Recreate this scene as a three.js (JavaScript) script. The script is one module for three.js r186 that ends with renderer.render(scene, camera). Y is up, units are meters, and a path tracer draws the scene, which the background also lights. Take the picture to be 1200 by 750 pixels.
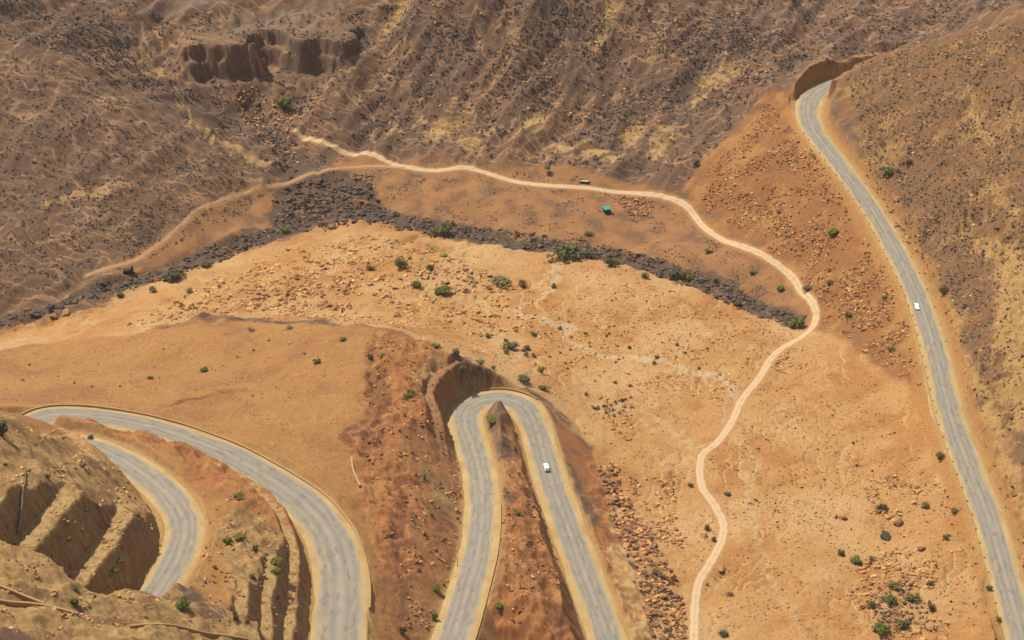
import * as THREE from 'three';
import { ConvexGeometry } from 'three/addons/geometries/ConvexGeometry.js';
import { mergeGeometries, mergeVertices } from 'three/addons/utils/BufferGeometryUtils.js';

// ---------------------------------------------------------------- camera, sky, sun
const EYE = 345, PITCH = 27 * Math.PI / 180, FOCAL = 2000;          // metres above the wadi, tilt, focal length in units of a 1200 wide picture
const scene = new THREE.Scene();
const camera = new THREE.PerspectiveCamera(2 * Math.atan(375 / FOCAL) * 180 / Math.PI, 1.6, 1, 6000);
camera.position.set(0, EYE, 0);
camera.rotation.x = -PITCH;
const SUN = new THREE.Vector3(-0.40, 0.88, -0.25).normalize();
// hazy desert sky: pale at the horizon, soft blue above, a broad glow round the sun
const SW = 256, SH = 128, skyData = new Float32Array(SW * SH * 4);
for (let j = 0; j < SH; j++) for (let i = 0; i < SW; i++) {
  const el = ((j + 0.5) / SH - 0.5) * Math.PI, az = ((i + 0.5) / SW - 0.5) * 2 * Math.PI, c = Math.cos(el), d = [c * Math.cos(az), Math.sin(el), c * Math.sin(az)];
  const up = Math.max(0, d[1]), k = Math.pow(1 - up, 2.2), cs = Math.max(0, d[0] * SUN.x + d[1] * SUN.y + d[2] * SUN.z), glow = 0.35 * Math.pow(cs, 6) + 0.5 * Math.pow(cs, 40), q = (j * SW + i) * 4;
  skyData[q] = 0.19 + 0.19 * k + glow; skyData[q + 1] = 0.21 + 0.16 * k + 0.95 * glow; skyData[q + 2] = 0.25 + 0.10 * k + 0.85 * glow; skyData[q + 3] = 1;
}
const sky = new THREE.DataTexture(skyData, SW, SH, THREE.RGBAFormat, THREE.FloatType);
sky.mapping = THREE.EquirectangularReflectionMapping; sky.magFilter = THREE.LinearFilter; sky.needsUpdate = true;
scene.background = sky; scene.environment = sky;
const sun = new THREE.DirectionalLight(new THREE.Color(1, 0.94, 0.84), 4.9);
sun.position.copy(SUN).multiplyScalar(1500).add(new THREE.Vector3(0, 0, -750));
sun.target.position.set(0, 0, -750);
sun.castShadow = true;
Object.assign(sun.shadow.camera, { left: -600, right: 600, top: 600, bottom: -600, near: 100, far: 3000 });
sun.shadow.mapSize.set(4096, 4096);
scene.add(sun, sun.target);
const renderer = new THREE.WebGLRenderer({ antialias: true });
renderer.toneMapping = THREE.LinearToneMapping;
renderer.toneMappingExposure = 1.27;
renderer.shadowMap.enabled = true;

// ---------------------------------------------------------------- small tools
let seed = 12345;
const rnd = () => { seed = (seed + 0x6d2b79f5) | 0; let t = Math.imul(seed ^ (seed >>> 15), 1 | seed); t = (t + Math.imul(t ^ (t >>> 7), 61 | t)) ^ t; return ((t ^ (t >>> 14)) >>> 0) / 4294967296; };
const rr = (a, b) => a + (b - a) * rnd();
const clamp = (v, a, b) => v < a ? a : v > b ? b : v;
const lerp = (a, b, t) => a + (b - a) * t;
const sstep = (a, b, v) => { const t = clamp((v - a) / (b - a), 0, 1); return t * t * (3 - 2 * t); };
const CP = Math.cos(PITCH), SP = Math.sin(PITCH);
// the direction in which the surveyed photograph point (px, py) lies
function ray(px, py) { const u = (px - 600) / FOCAL, v = (375 - py) / FOCAL; return [u, v * CP - SP, -CP - v * SP]; }
function at(px, py, h) { const d = ray(px, py), t = (h - EYE) / d[1]; return [d[0] * t, h, d[2] * t]; }

// noise tables (periodic)
const NT = 1024, NM = NT - 1;
function gradTable(cells, s) {
  seed = s; const g = new Float32Array(cells * cells * 2);
  for (let i = 0; i < cells * cells; i++) { const a = rnd() * 6.28318; g[2 * i] = Math.cos(a); g[2 * i + 1] = Math.sin(a); }
  const out = new Float32Array(NT * NT), k = cells / NT;
  const fd = (t) => t * t * t * (t * (t * 6 - 15) + 10);
  for (let j = 0; j < NT; j++) for (let i = 0; i < NT; i++) {
    const x = i * k, y = j * k, x0 = x | 0, y0 = y | 0, fx = x - x0, fy = y - y0, x1 = (x0 + 1) % cells, y1 = (y0 + 1) % cells;
    const d = (cx, cy, dx, dy) => { const q = 2 * (cy * cells + cx); return g[q] * dx + g[q + 1] * dy; };
    const u = fd(fx), v = fd(fy);
    out[j * NT + i] = 1.5 * lerp(lerp(d(x0, y0, fx, fy), d(x1, y0, fx - 1, fy), u), lerp(d(x0, y1, fx, fy - 1), d(x1, y1, fx - 1, fy - 1), u), v);
  }
  return out;
}
const G16 = gradTable(16, 11), G32 = gradTable(32, 22), G64 = gradTable(64, 33), G128 = gradTable(128, 44), G256 = gradTable(256, 55);
const FBM = new Float32Array(NT * NT), RIDGE = new Float32Array(NT * NT), FINE = new Float32Array(NT * NT);
for (let i = 0; i < NT * NT; i++) {
  FBM[i] = G16[i] + 0.5 * G32[i] + 0.25 * G64[i] + 0.125 * G128[i] + 0.07 * G256[i];
  RIDGE[i] = (0.5 - Math.abs(G16[i])) + 0.5 * (0.4 - Math.abs(G32[i])) + 0.25 * (0.4 - Math.abs(G64[i])) + 0.12 * (0.4 - Math.abs(G128[i]));
  FINE[i] = 0.35 * G64[i] + 0.5 * G128[i] + 0.5 * G256[i];
}
function look(T, u, v) {                                           // u, v in table periods
  u = (u - Math.floor(u)) * NT; v = (v - Math.floor(v)) * NT;
  const i = u | 0, j = v | 0, fu = u - i, fv = v - j, i1 = (i + 1) & NM, j0 = (j & NM) * NT, j1 = ((j + 1) & NM) * NT, i0 = i & NM;
  const a = T[j0 + i0], b = T[j0 + i1], c = T[j1 + i0], d = T[j1 + i1];
  return a + (b - a) * fu + (c - a) * fv + (a - b - c + d) * fu * fv;
}
// fbm whose largest feature is about `size` metres; the turn hides the period
const fbm = (x, z, size, k = 0) => { const s = 1 / (16 * size); return look(FBM, (x * 0.8 + z * 0.6) * s + k * 0.37, (z * 0.8 - x * 0.6) * s + k * 0.71); };
const ridged = (x, z, size, k = 0) => { const s = 1 / (16 * size); return look(RIDGE, (x * 0.9 - z * 0.436) * s + k * 0.23, (z * 0.9 + x * 0.436) * s + k * 0.59); };
const fine = (x, z, size, k = 0) => { const s = 1 / (128 * size); return look(FINE, (x * 0.7 + z * 0.714) * s + k * 0.41, (z * 0.7 - x * 0.714) * s + k * 0.13); };

// rasters over the site, 1 m cells
const X0 = -430, X1 = 430, Z0 = -1300, Z1 = -250, RW = X1 - X0 + 1, RH = Z1 - Z0 + 1;
function sample(R, x, z) {
  const u = clamp(x - X0, 0, RW - 1.001), v = clamp(z - Z0, 0, RH - 1.001), i = u | 0, j = v | 0, fu = u - i, fv = v - j, q = j * RW + i;
  const a = R[q], b = R[q + 1], c = R[q + RW], d = R[q + RW + 1];
  return a + (b - a) * fu + (c - a) * fv + (a - b - c + d) * fu * fv;
}

// ---------------------------------------------------------------- survey of the land: photograph point and height above the wadi
const survey = [
  // wadi floor, near to far
  [620, 850, 1], [760, 850, 0], [850, 750, 0], [780, 740, -1], [1000, 850, 0], [1000, 750, 1], [1100, 740, 2], [850, 650, 0], [1000, 650, 2], [1090, 650, 4], [820, 580, 0],
  [950, 580, 2], [1050, 580, 5], [760, 600, -1], [740, 530, 1], [850, 500, 1], [950, 500, 3], [1030, 480, 6], [700, 450, 2], [800, 420, 1.5], [900, 430, 2], [640, 420, 2.5], [700, 380, 2],
  [600, 375, 3], [800, 370, 1], [880, 390, 1], [560, 340, 2], [650, 340, 1], [560, 310, 0.5], [740, 325, 0], [450, 340, 5], [450, 300, 2.5], [350, 340, 4], [350, 300, 0], [250, 345, 3], [150, 370, 1.5],
  [50, 405, 2], [200, 365, 3], [300, 365, 6], [400, 372, 9], [500, 385, 9], [560, 400, 6],
  // dark stream bed
  [-60, 400, -9], [0, 383, -7.5], [80, 357, -5.5], [160, 335, -4.5], [240, 303, -3.5], [330, 270, -3], [390, 245, -2], [450, 256, -3], [520, 268, -3], [610, 283, -3], [700, 295, -3.2], [780, 316, -3], [850, 342, -2.5], [920, 370, -1],
  // bench with the track beyond the stream
  [450, 215, 3], [520, 215, 4], [560, 230, 3], [640, 235, 3.5], [700, 255, 2.5], [800, 290, 2], [870, 320, 1.5], [930, 345, 1.8], [960, 372, 2.5], [600, 205, 6], [720, 222, 5], [800, 245, 4.5], [500, 190, 7], [420, 185, 7], [850, 280, 4], [920, 325, 3.5],
  // back hillside
  [480, 165, 13], [600, 180, 12], [700, 195, 11], [760, 205, 10], [520, 100, 32], [620, 110, 30], [720, 120, 28], [800, 150, 22], [840, 110, 34], [480, 50, 47], [600, 40, 52], [700, 40, 52], [800, 50, 50], [500, 0, 66], [620, 0, 68], [740, 0, 66], [860, 0, 62], [1000, 0, 60],
  [1150, 0, 62], [880, 60, 46], [960, 50, 50], [1050, 40, 52], [880, 90, 45], [600, -60, 80], [900, -60, 74], [1200, -60, 76], [450, 130, 20], [430, 90, 34], [440, 40, 48], [450, 0, 60],
  // gorge
  [380, 195, 8], [350, 160, 15], [335, 120, 24], [300, 100, 31], [380, 140, 19], [400, 110, 29], [260, 102, 32], [350, 94, 31], [285, 98, 32], [300, 81, 36], [318, 78, 37], [335, 78, 37], [375, 78, 37], [405, 55, 43], [282, 54, 51], [375, 48, 52], [400, 33, 56],
  [250, 52, 51], [300, 50, 53.5], [350, 45, 54], [400, 15, 58], [250, 15, 59], [330, 10, 59], [180, 10, 62], [330, -50, 72], [100, -50, 80], [420, -40, 72],
  // gully and the dark slope beyond it
  [300, 190, 12], [262, 165, 19], [225, 125, 30], [205, 90, 40], [180, 45, 51], [150, 75, 50], [110, 50, 61], [60, 30, 69], [0, 10, 76], [-80, 10, 84], [120, 15, 66],
  // spur with goat tracks
  [330, 212, 5.5], [285, 190, 15], [240, 160, 26], [190, 128, 38], [130, 98, 50], [60, 72, 61], [0, 50, 68], [-80, 30, 76], [250, 240, 7], [150, 230, 17], [60, 220, 22], [-60, 220, 26], [100, 160, 37], [0, 150, 42], [190, 180, 26], [170, 290, 1.5], [80, 310, 2], [0, 335, 1], [-70, 350, 0], [290, 235, 3],
  // scree under the far road
  [870, 262, 11], [900, 230, 20], [860, 210, 22], [930, 290, 13], [980, 330, 14], [840, 240, 9], [880, 150, 33], [920, 180, 33], [990, 370, 10], [1020, 420, 9], [1060, 470, 8],
  // hill right of the far road
  [1000, 72, 57], [1040, 110, 61.0], [1000, 150, 46.7], [1030, 170, 47.2], [1060, 58, 71.9], [1120, 45, 86.6], [1200, 20, 103.2], [1280, 10, 115.0], [1100, 150, 61.2], [1200, 120, 80.4], [1050, 220, 39.4], [1080, 220, 43.5], [1160, 200, 58.8], [1090, 290, 32.8], [1140, 290, 40.3], [1200, 280, 50.6], [1120, 350, 28.0], [1160, 380, 31.0], [1200, 370, 38.6], [1135, 430, 21.3], [1160, 430, 25.4], [1200, 470, 27.3], [1170, 520, 17.1], [1200, 580, 14.9], [1215, 640, 11.1], [1280, 470, 38.5], [1280, 300, 59.5], [1280, 600, 24.1],
  // behind that hill
  [1060, 30, 54], [1200, -10, 64],
  // ridge between the two hairpins
  [-80, 415, 4], [0, 402, 7], [90, 398, 10], [180, 383, 15], [260, 375, 19], [330, 377, 22], [400, 381, 25.5], [440, 384, 29], [475, 395, 31], [510, 412, 31], [540, 425, 29], [590, 445, 19], [640, 465, 10], [660, 500, 6],
  [480, 430, 33], [500, 470, 34], [505, 520, 34], [490, 580, 35], [480, 650, 36], [470, 720, 36.5], [465, 800, 37], [440, 450, 33.5], [440, 550, 38.5], [440, 640, 41], [380, 430, 32], [380, 500, 40], [300, 430, 28], [300, 500, 43.5], [200, 420, 22], [200, 465, 37], [100, 420, 17], [100, 460, 38], [0, 430, 18], [0, 460, 36], [-80, 440, 22], [-80, 470, 42], [500, 560, 33],
  // between the arms of the middle hairpin
  [600, 500, 17], [604, 550, 19], [612, 600, 21.5], [622, 660, 23], [632, 730, 24], [640, 800, 26], [660, 780, 16],
  // hill over the left hairpin, and between its arms
  [0, 487, 95], [-80, 480, 99], [25, 505, 90], [70, 527, 80], [100, 541, 73.5], [127, 553, 68], [150, 572, 62], [168, 590, 57], [-80, 560, 104], [0, 560, 100], [60, 580, 94], [0, 620, 104], [-60, 640, 106], [0, 652, 104.5], [60, 686, 100], [110, 696, 96], [150, 704, 92], [190, 720, 88], [240, 738, 79], [290, 754, 72], [60, 740, 106], [0, 745, 112], [-80, 740, 116], [150, 770, 98], [260, 800, 84], [360, 860, 60],
  [140, 505, 54], [200, 530, 55.5], [250, 570, 57], [262, 620, 60], [280, 680, 64], [300, 725, 66], [330, 700, 62], [255, 690, 64],
];
const pts = survey.map(([a, b, c]) => at(a, b, c));
const TPS = (() => {
  const n = pts.length, m = n + 3, A = [], S = 100;
  const phi = (r2) => r2 < 1e-12 ? 0 : 0.5 * r2 * Math.log(r2);
  for (let i = 0; i < m; i++) A.push(new Float64Array(m + 1));
  for (let i = 0; i < n; i++) {
    const [xi, hi, zi] = pts[i];
    for (let j = 0; j < n; j++) A[i][j] = phi(((xi - pts[j][0]) ** 2 + (zi - pts[j][2]) ** 2) / (S * S));
    A[i][i] += 0.004;
    A[i][n] = A[n][i] = 1; A[i][n + 1] = A[n + 1][i] = xi / S; A[i][n + 2] = A[n + 2][i] = zi / S; A[i][m] = hi;
  }
  for (let c = 0; c < m; c++) {
    let p = c; for (let i = c + 1; i < m; i++) if (Math.abs(A[i][c]) > Math.abs(A[p][c])) p = i;
    [A[c], A[p]] = [A[p], A[c]];
    for (let i = c + 1; i < m; i++) { const f = A[i][c] / A[c][c]; if (f) for (let k = c; k <= m; k++) A[i][k] -= f * A[c][k]; }
  }
  const w = new Float64Array(m);
  for (let i = m - 1; i >= 0; i--) { let s = A[i][m]; for (let k = i + 1; k < m; k++) s -= A[i][k] * w[k]; w[i] = s / A[i][i]; }
  return (x, z) => { let s = w[n] + w[n + 1] * x / S + w[n + 2] * z / S; for (let i = 0; i < n; i++) { const dx = x - pts[i][0], dz = z - pts[i][2]; s += w[i] * phi((dx * dx + dz * dz) / (S * S)); } return s; };
})();
const CS = 6, CW = Math.ceil((X1 - X0) / CS) + 4, CH = Math.ceil((Z1 - Z0) / CS) + 4, COARSE = new Float32Array(CW * CH);
for (let j = 0; j < CH; j++) for (let i = 0; i < CW; i++) COARSE[j * CW + i] = TPS(X0 + (i - 1) * CS, Z0 + (j - 1) * CS);
const cr = (a, b, c, d, t) => b + 0.5 * t * (c - a + t * (2 * a - 5 * b + 4 * c - d + t * (3 * (b - c) + d - a)));
function baseHeight(x, z) {
  const u = clamp((x - X0) / CS + 1, 1, CW - 3.001), v = clamp((z - Z0) / CS + 1, 1, CH - 3.001), i = u | 0, j = v | 0, fu = u - i, fv = v - j;
  const row = (k) => { const q = (j + k) * CW + i; return cr(COARSE[q - 1], COARSE[q], COARSE[q + 1], COARSE[q + 2], fu); };
  return cr(row(-1), row(0), row(1), row(2), fv);
}
console.log('survey solved', pts.length);

// ---------------------------------------------------------------- roads: centre line (surveyed point, height, half width of asphalt)
const farRoadPts = [[1110, 84, 47, 4.2], [1055, 90, 46, 4.2], [1010, 93, 45.4, 4.3], [978, 97, 45, 4.6], [954, 111, 44, 5.4], [947, 130, 42.5, 5.2], [951, 147, 41.4, 4.7], [962, 165, 40, 4.3], [983, 192, 38, 4.1], [1025, 250, 32, 4], [1071, 337, 25, 4], [1081, 362, 23, 4], [1097, 417, 19.5, 4.1], [1118, 500, 14.5, 4.2], [1137, 550, 12, 4.2], [1156, 600, 9.5, 4.2], [1171, 650, 7, 4.2], [1185, 700, 5, 4.2], [1199, 750, 3, 4.2], [1222, 840, 0.8, 4.2]];
const midRightPts = [[738, 830, 2, 4.3], [724, 785, 3.3, 4.3], [713, 750, 4.5, 4.3], [690, 686, 6.2, 4.3], [674, 643, 7.6, 4.3], [659, 601, 9.2, 4.3], [644, 558, 11, 4.3], [632, 515, 13, 4.3], [624, 492, 14.2, 4.6], [611, 474, 15, 4.9], [588, 467, 15.6, 5.1]];
const midLeftPts = [[565, 470, 16.1, 5.1], [548, 481, 16.7, 4.9], [545, 496, 17.2, 4.8], [553, 520, 18, 4.4], [563, 558, 19.5, 4.2], [565, 601, 21.5, 4.2], [561, 643, 23.5, 4.3], [550, 686, 25.5, 4.4], [537, 730, 27.3, 4.5], [520, 780, 29.2, 4.5], [500, 840, 31, 4.5]];
const leftOuterPts = [[396, 840, 39.6, 6.2], [396, 790, 41, 6.4], [397, 750, 42, 6.6], [400, 690, 43.2, 6.8], [396, 658, 43.8, 6.6], [383, 622, 44.5, 6.3], [357, 590, 45.2, 6], [327, 568, 45.9, 5.6], [300, 551, 46.5, 5.2], [270, 534, 47.1, 4.9], [240, 521, 47.7, 4.6], [192, 504, 48.5, 4.3], [140, 492, 49.4, 4.2], [85, 486, 50.2, 4.6], [52, 488, 50.7, 4.8], [34, 498, 51.2, 4.8]];
const leftInnerPts = [[38, 508, 51.7, 4.6], [60, 515, 52.3, 4.2], [96, 520, 53, 4.2], [132, 533, 53.8, 4.4], [168, 555, 54.8, 4.6], [196, 579, 55.7, 4.6], [213, 602, 56.6, 4.6], [217, 624, 57.4, 4.6], [208, 654, 58.6, 4.4], [189, 686, 60, 4.2], [172, 711, 61, 4.1], [148, 748, 62.4, 4.1], [120, 790, 63.6, 4.1]];
function smoothLine(P, step) {                                      // P: [x, y, z, w]
  const c = new THREE.CatmullRomCurve3(P.map((p) => new THREE.Vector3(p[0], p[1], p[2])), false, 'centripetal'), n = P.length - 1;
  c.arcLengthDivisions = 3000; c.updateArcLengths();
  const L = c.getLength(), N = Math.ceil(L / step), out = [];
  for (let i = 0; i <= N; i++) { const t = c.getUtoTmapping(i / N), p = c.getPoint(t), k = Math.min(n - 1, Math.floor(t * n)); out.push({ x: p.x, y: p.y, z: p.z, w: lerp(P[k][3], P[k + 1][3], t * n - k), s: L * i / N, t: t * n }); }
  for (let i = 0; i <= N; i++) { const a = out[Math.max(0, i - 2)], b = out[Math.min(N, i + 2)], l = Math.hypot(b.x - a.x, b.z - a.z); out[i].tx = (b.x - a.x) / l; out[i].tz = (b.z - a.z) / l; }
  for (let pass = 0; pass < 12; pass++) { const y = out.map((o) => o.y), w = out.map((o) => o.w); for (let i = 1; i < N; i++) { out[i].y = (y[i - 1] + y[i] * 2 + y[i + 1]) / 4; out[i].w = (w[i - 1] + w[i] * 2 + w[i + 1]) / 4; } }
  return out;
}
const fromSurvey = (list) => list.map(([a, b, h, w]) => [...at(a, b, h), w]);
const ROADS = { far: smoothLine(fromSurvey(farRoadPts), 0.7), mid: smoothLine(fromSurvey([...midRightPts, ...midLeftPts]), 0.7), left: smoothLine(fromSurvey([...leftOuterPts, ...leftInnerPts]), 0.7) };
// nearest distance, side (+ is right of the direction of travel), height and half width around a line, as rasters
function corridor(list, reach) {
  const D = new Float32Array(RW * RH).fill(1e9), S = new Float32Array(RW * RH).fill(999), Y = new Float32Array(RW * RH), W = new Float32Array(RW * RH), A = new Float32Array(RW * RH);
  for (const p of list) {
    const i0 = Math.max(0, Math.floor(p.x - X0 - reach)), i1 = Math.min(RW - 1, Math.ceil(p.x - X0 + reach)), j0 = Math.max(0, Math.floor(p.z - Z0 - reach)), j1 = Math.min(RH - 1, Math.ceil(p.z - Z0 + reach));
    for (let j = j0; j <= j1; j++) for (let i = i0; i <= i1; i++) {
      const dx = i + X0 - p.x, dz = j + Z0 - p.z, d = dx * dx + dz * dz, q = j * RW + i;
      if (d < D[q]) { D[q] = d; S[q] = dz * p.tx - dx * p.tz; Y[q] = p.y; W[q] = p.w; A[q] = p.s; }
    }
  }
  for (let q = 0; q < D.length; q++) D[q] = D[q] > 1e8 ? 999 : Math.sqrt(D[q]);
  return { D, S, Y, W, A, list };
}
const REACH = 46, midJoin = midRightPts.length - 1, leftJoin = leftOuterPts.length - 1;
const LINES = {
  far: corridor(ROADS.far, REACH), midRight: corridor(ROADS.mid.filter((p) => p.t <= midJoin), REACH), midLeft: corridor(ROADS.mid.filter((p) => p.t >= midJoin), REACH),
  outer: corridor(ROADS.left.filter((p) => p.t <= leftJoin), REACH), inner: corridor(ROADS.left.filter((p) => p.t >= leftJoin), REACH),
};
const SHOULDER = { far: 1.6, midRight: 2.4, midLeft: 2.2, outer: 1.7, inner: 1.6 };
console.log((performance.now() / 1000).toFixed(1) + ' corridors');
// stepped rock cutting: faces of `rise` metres with treads between
const benches = (e, start, rise, run, tread) => { if (e < start) return 0.1 * e; let k = e - start, h = 0.1 * start; const n = Math.floor(k / (run + tread)); h += n * (rise + 0.1 * tread); k -= n * (run + tread); return h + (k < run ? rise * k / run : rise + 0.1 * (k - run)); };
const CUT = {
  far: (e, s, z) => z < -845 ? benches(e, 0.8, 9.5, 1.6, 6) : e < 3.2 ? 0.14 * e : 0.45 + (e - 3.2) * 3.2,
  midRight: (e, s) => e < 0.8 ? 0 : (e - 0.8) * 2.2,
  midLeft: (e, s, z) => s > 0 ? lerp(benches(e, 0.5, 12, 3.6, 3.4), e < 0.6 ? 0 : (e - 0.6) * 0.85, sstep(-552, -515, z)) : (e < 0.6 ? 0 : (e - 0.6) * 1.4),
  outer: (e, s, z) => (s < 0 ? benches(e, 0.9, 7, 2.6, 3.4) : (e < 1 ? 0 : (e - 1) * 0.9)) + 60 * sstep(-372, -362, z),
  inner: (e, s, z) => (s > 0 ? benches(e, 1.4, 13, 4.6, 5.6) : (e < 1.2 ? 0 : (e - 1.2) * (z > -375 ? 3.2 : 1.5))) + 60 * sstep(-356, -346, z),
};
const FILL = { far: 0.85, midRight: 0.8, midLeft: 1.3, outer: 0.75, inner: 0.7 };
const CUTS = Object.keys(CUT);
let carveState = 0;                                                 // 0 natural, 1 filled, 2 cut, 3 under the road
let carveEdge = 99, carveCut = '', carveE = 0, carveSide = 0;
function carve(x, z, h, wob = 0) {
  let lo = -1e9, hi = 1e9, inside = null, best = 1e9;
  carveState = 0; carveEdge = 99;
  for (const k of CUTS) {
    const l = LINES[k], d = sample(l.D, x, z);
    if (d > REACH - 2) continue;
    const s = sample(l.S, x, z), y = sample(l.Y, x, z), w = sample(l.W, x, z) + SHOULDER[k], e = d - w;
    if (e < carveEdge) carveEdge = e;
    if (e <= 0) { if (e < best) { best = e; inside = y; } continue; }
    const ew = Math.max(0.001, e + wob * sstep(0.3, 2.5, e));
    const f = y - Math.max(0, e - 0.4) * FILL[k]; if (f > lo) lo = f;
    const c = y + CUT[k](ew, s, z); if (c < hi) { hi = c; carveCut = k; carveE = ew; carveSide = s; }
  }
  if (inside !== null) { carveState = 3; return inside - 0.25; }
  if (h < lo) { h = lo; carveState = 1; }
  if (h > hi) { h = hi; carveState = 2; }
  return h;
}
const plain = (x, z) => carve(x, z, baseHeight(x, z));
// where the line of sight to a surveyed point meets the land
function ground(px, py, H = plain) {
  const d = ray(px, py); let t = 330, last = t;
  for (; t < 1500; t += 1.5) { if (EYE + d[1] * t < H(d[0] * t, d[2] * t)) break; last = t; }
  let a = last, b = t;
  for (let k = 0; k < 14; k++) { const m = (a + b) / 2; if (EYE + d[1] * m < H(d[0] * m, d[2] * m)) b = m; else a = m; }
  return [d[0] * b, EYE + d[1] * b, d[2] * b];
}

// ---------------------------------------------------------------- regions of the land, as soft rasters
function blur(R, r) {
  const T = new Float32Array(R.length);
  for (let pass = 0; pass < 2; pass++) {
    for (let j = 0; j < RH; j++) { let s = 0; const o = j * RW; for (let i = -r; i <= r; i++) s += R[o + clamp(i, 0, RW - 1)]; for (let i = 0; i < RW; i++) { T[o + i] = s / (2 * r + 1); s += R[o + Math.min(RW - 1, i + r + 1)] - R[o + Math.max(0, i - r)]; } }
    for (let i = 0; i < RW; i++) { let s = 0; for (let j = -r; j <= r; j++) s += T[clamp(j, 0, RH - 1) * RW + i]; for (let j = 0; j < RH; j++) { R[j * RW + i] = s / (2 * r + 1); s += T[Math.min(RH - 1, j + r + 1) * RW + i] - T[Math.max(0, j - r) * RW + i]; } }
  }
  return R;
}
const flat = (list) => { const o = []; for (let i = 0; i < list.length; i += 2) { const p = ground(list[i], list[i + 1]); o.push([p[0], p[2]]); } return o; };
function fillInto(R, poly) {
  let lo = 1e9, hi = -1e9; for (const p of poly) { lo = Math.min(lo, p[1]); hi = Math.max(hi, p[1]); }
  for (let j = Math.max(0, Math.ceil(lo - Z0)); j <= Math.min(RH - 1, hi - Z0); j++) {
    const z = j + Z0, xs = [];
    for (let k = 0; k < poly.length; k++) { const a = poly[k], b = poly[(k + 1) % poly.length]; if ((a[1] <= z) !== (b[1] <= z)) xs.push(a[0] + (b[0] - a[0]) * (z - a[1]) / (b[1] - a[1])); }
    xs.sort((a, b) => a - b);
    for (let k = 0; k + 1 < xs.length; k += 2) for (let i = Math.max(0, Math.ceil(xs[k] - X0)); i <= Math.min(RW - 1, xs[k + 1] - X0); i++) R[j * RW + i] = 1;
  }
}
function area(r, ...polys) { const R = new Float32Array(RW * RH); for (const p of polys) fillInto(R, flat(p)); return blur(R, r); }
// ribbon along a surveyed line: half width in metres at each point
function along(r, ...lines) {
  const R = new Float32Array(RW * RH);
  for (const [wide, list] of lines) {
    const P = flat(list); if (P.length < 2) continue;
    const c = smoothLine(P.map((p) => [p[0], 0, p[1], wide]), 0.5);
    for (const p of c) { const w = p.w; for (let j = Math.ceil(p.z - w - Z0); j <= p.z + w - Z0; j++) for (let i = Math.ceil(p.x - w - X0); i <= p.x + w - X0; i++) if (i >= 0 && j >= 0 && i < RW && j < RH && (i + X0 - p.x) ** 2 + (j + Z0 - p.z) ** 2 <= w * w) R[j * RW + i] = 1; }
  }
  return r ? blur(R, r) : R;
}
const mainTrackPx = [345, 158, 380, 170, 430, 182, 470, 194, 510, 200, 545, 197, 580, 206, 610, 214, 650, 218, 700, 222, 750, 227, 785, 233, 805, 243, 815, 255, 828, 269, 845, 280, 870, 289, 897, 300, 914, 311, 928, 324, 942, 343, 955, 362, 956, 374, 945, 391, 910, 413, 889, 444, 870, 468, 862, 485, 855, 499, 840, 519, 824, 532, 820, 548, 823, 571, 836, 590, 847, 612, 845, 635, 832, 660, 819, 682, 815, 705, 813, 750, 810, 800];
const sideTrackPx = [100, 320, 130, 314, 155, 307, 180, 291, 210, 266, 248, 240, 300, 222, 342, 213, 360, 205, 390, 198, 430, 195, 475, 196];
const faintTracksPx = [[866, 474, 858, 455, 838, 441, 800, 430, 760, 421, 705, 414, 672, 403, 664, 390, 645, 380, 600, 366, 607, 357, 630, 343, 648, 330, 652, 312], [870, 490, 872, 560, 884, 610, 888, 650, 905, 690, 930, 720, 945, 750], [735, 470, 790, 505, 815, 530], [680, 440, 720, 470, 760, 500], [915, 470, 935, 500]];
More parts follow.
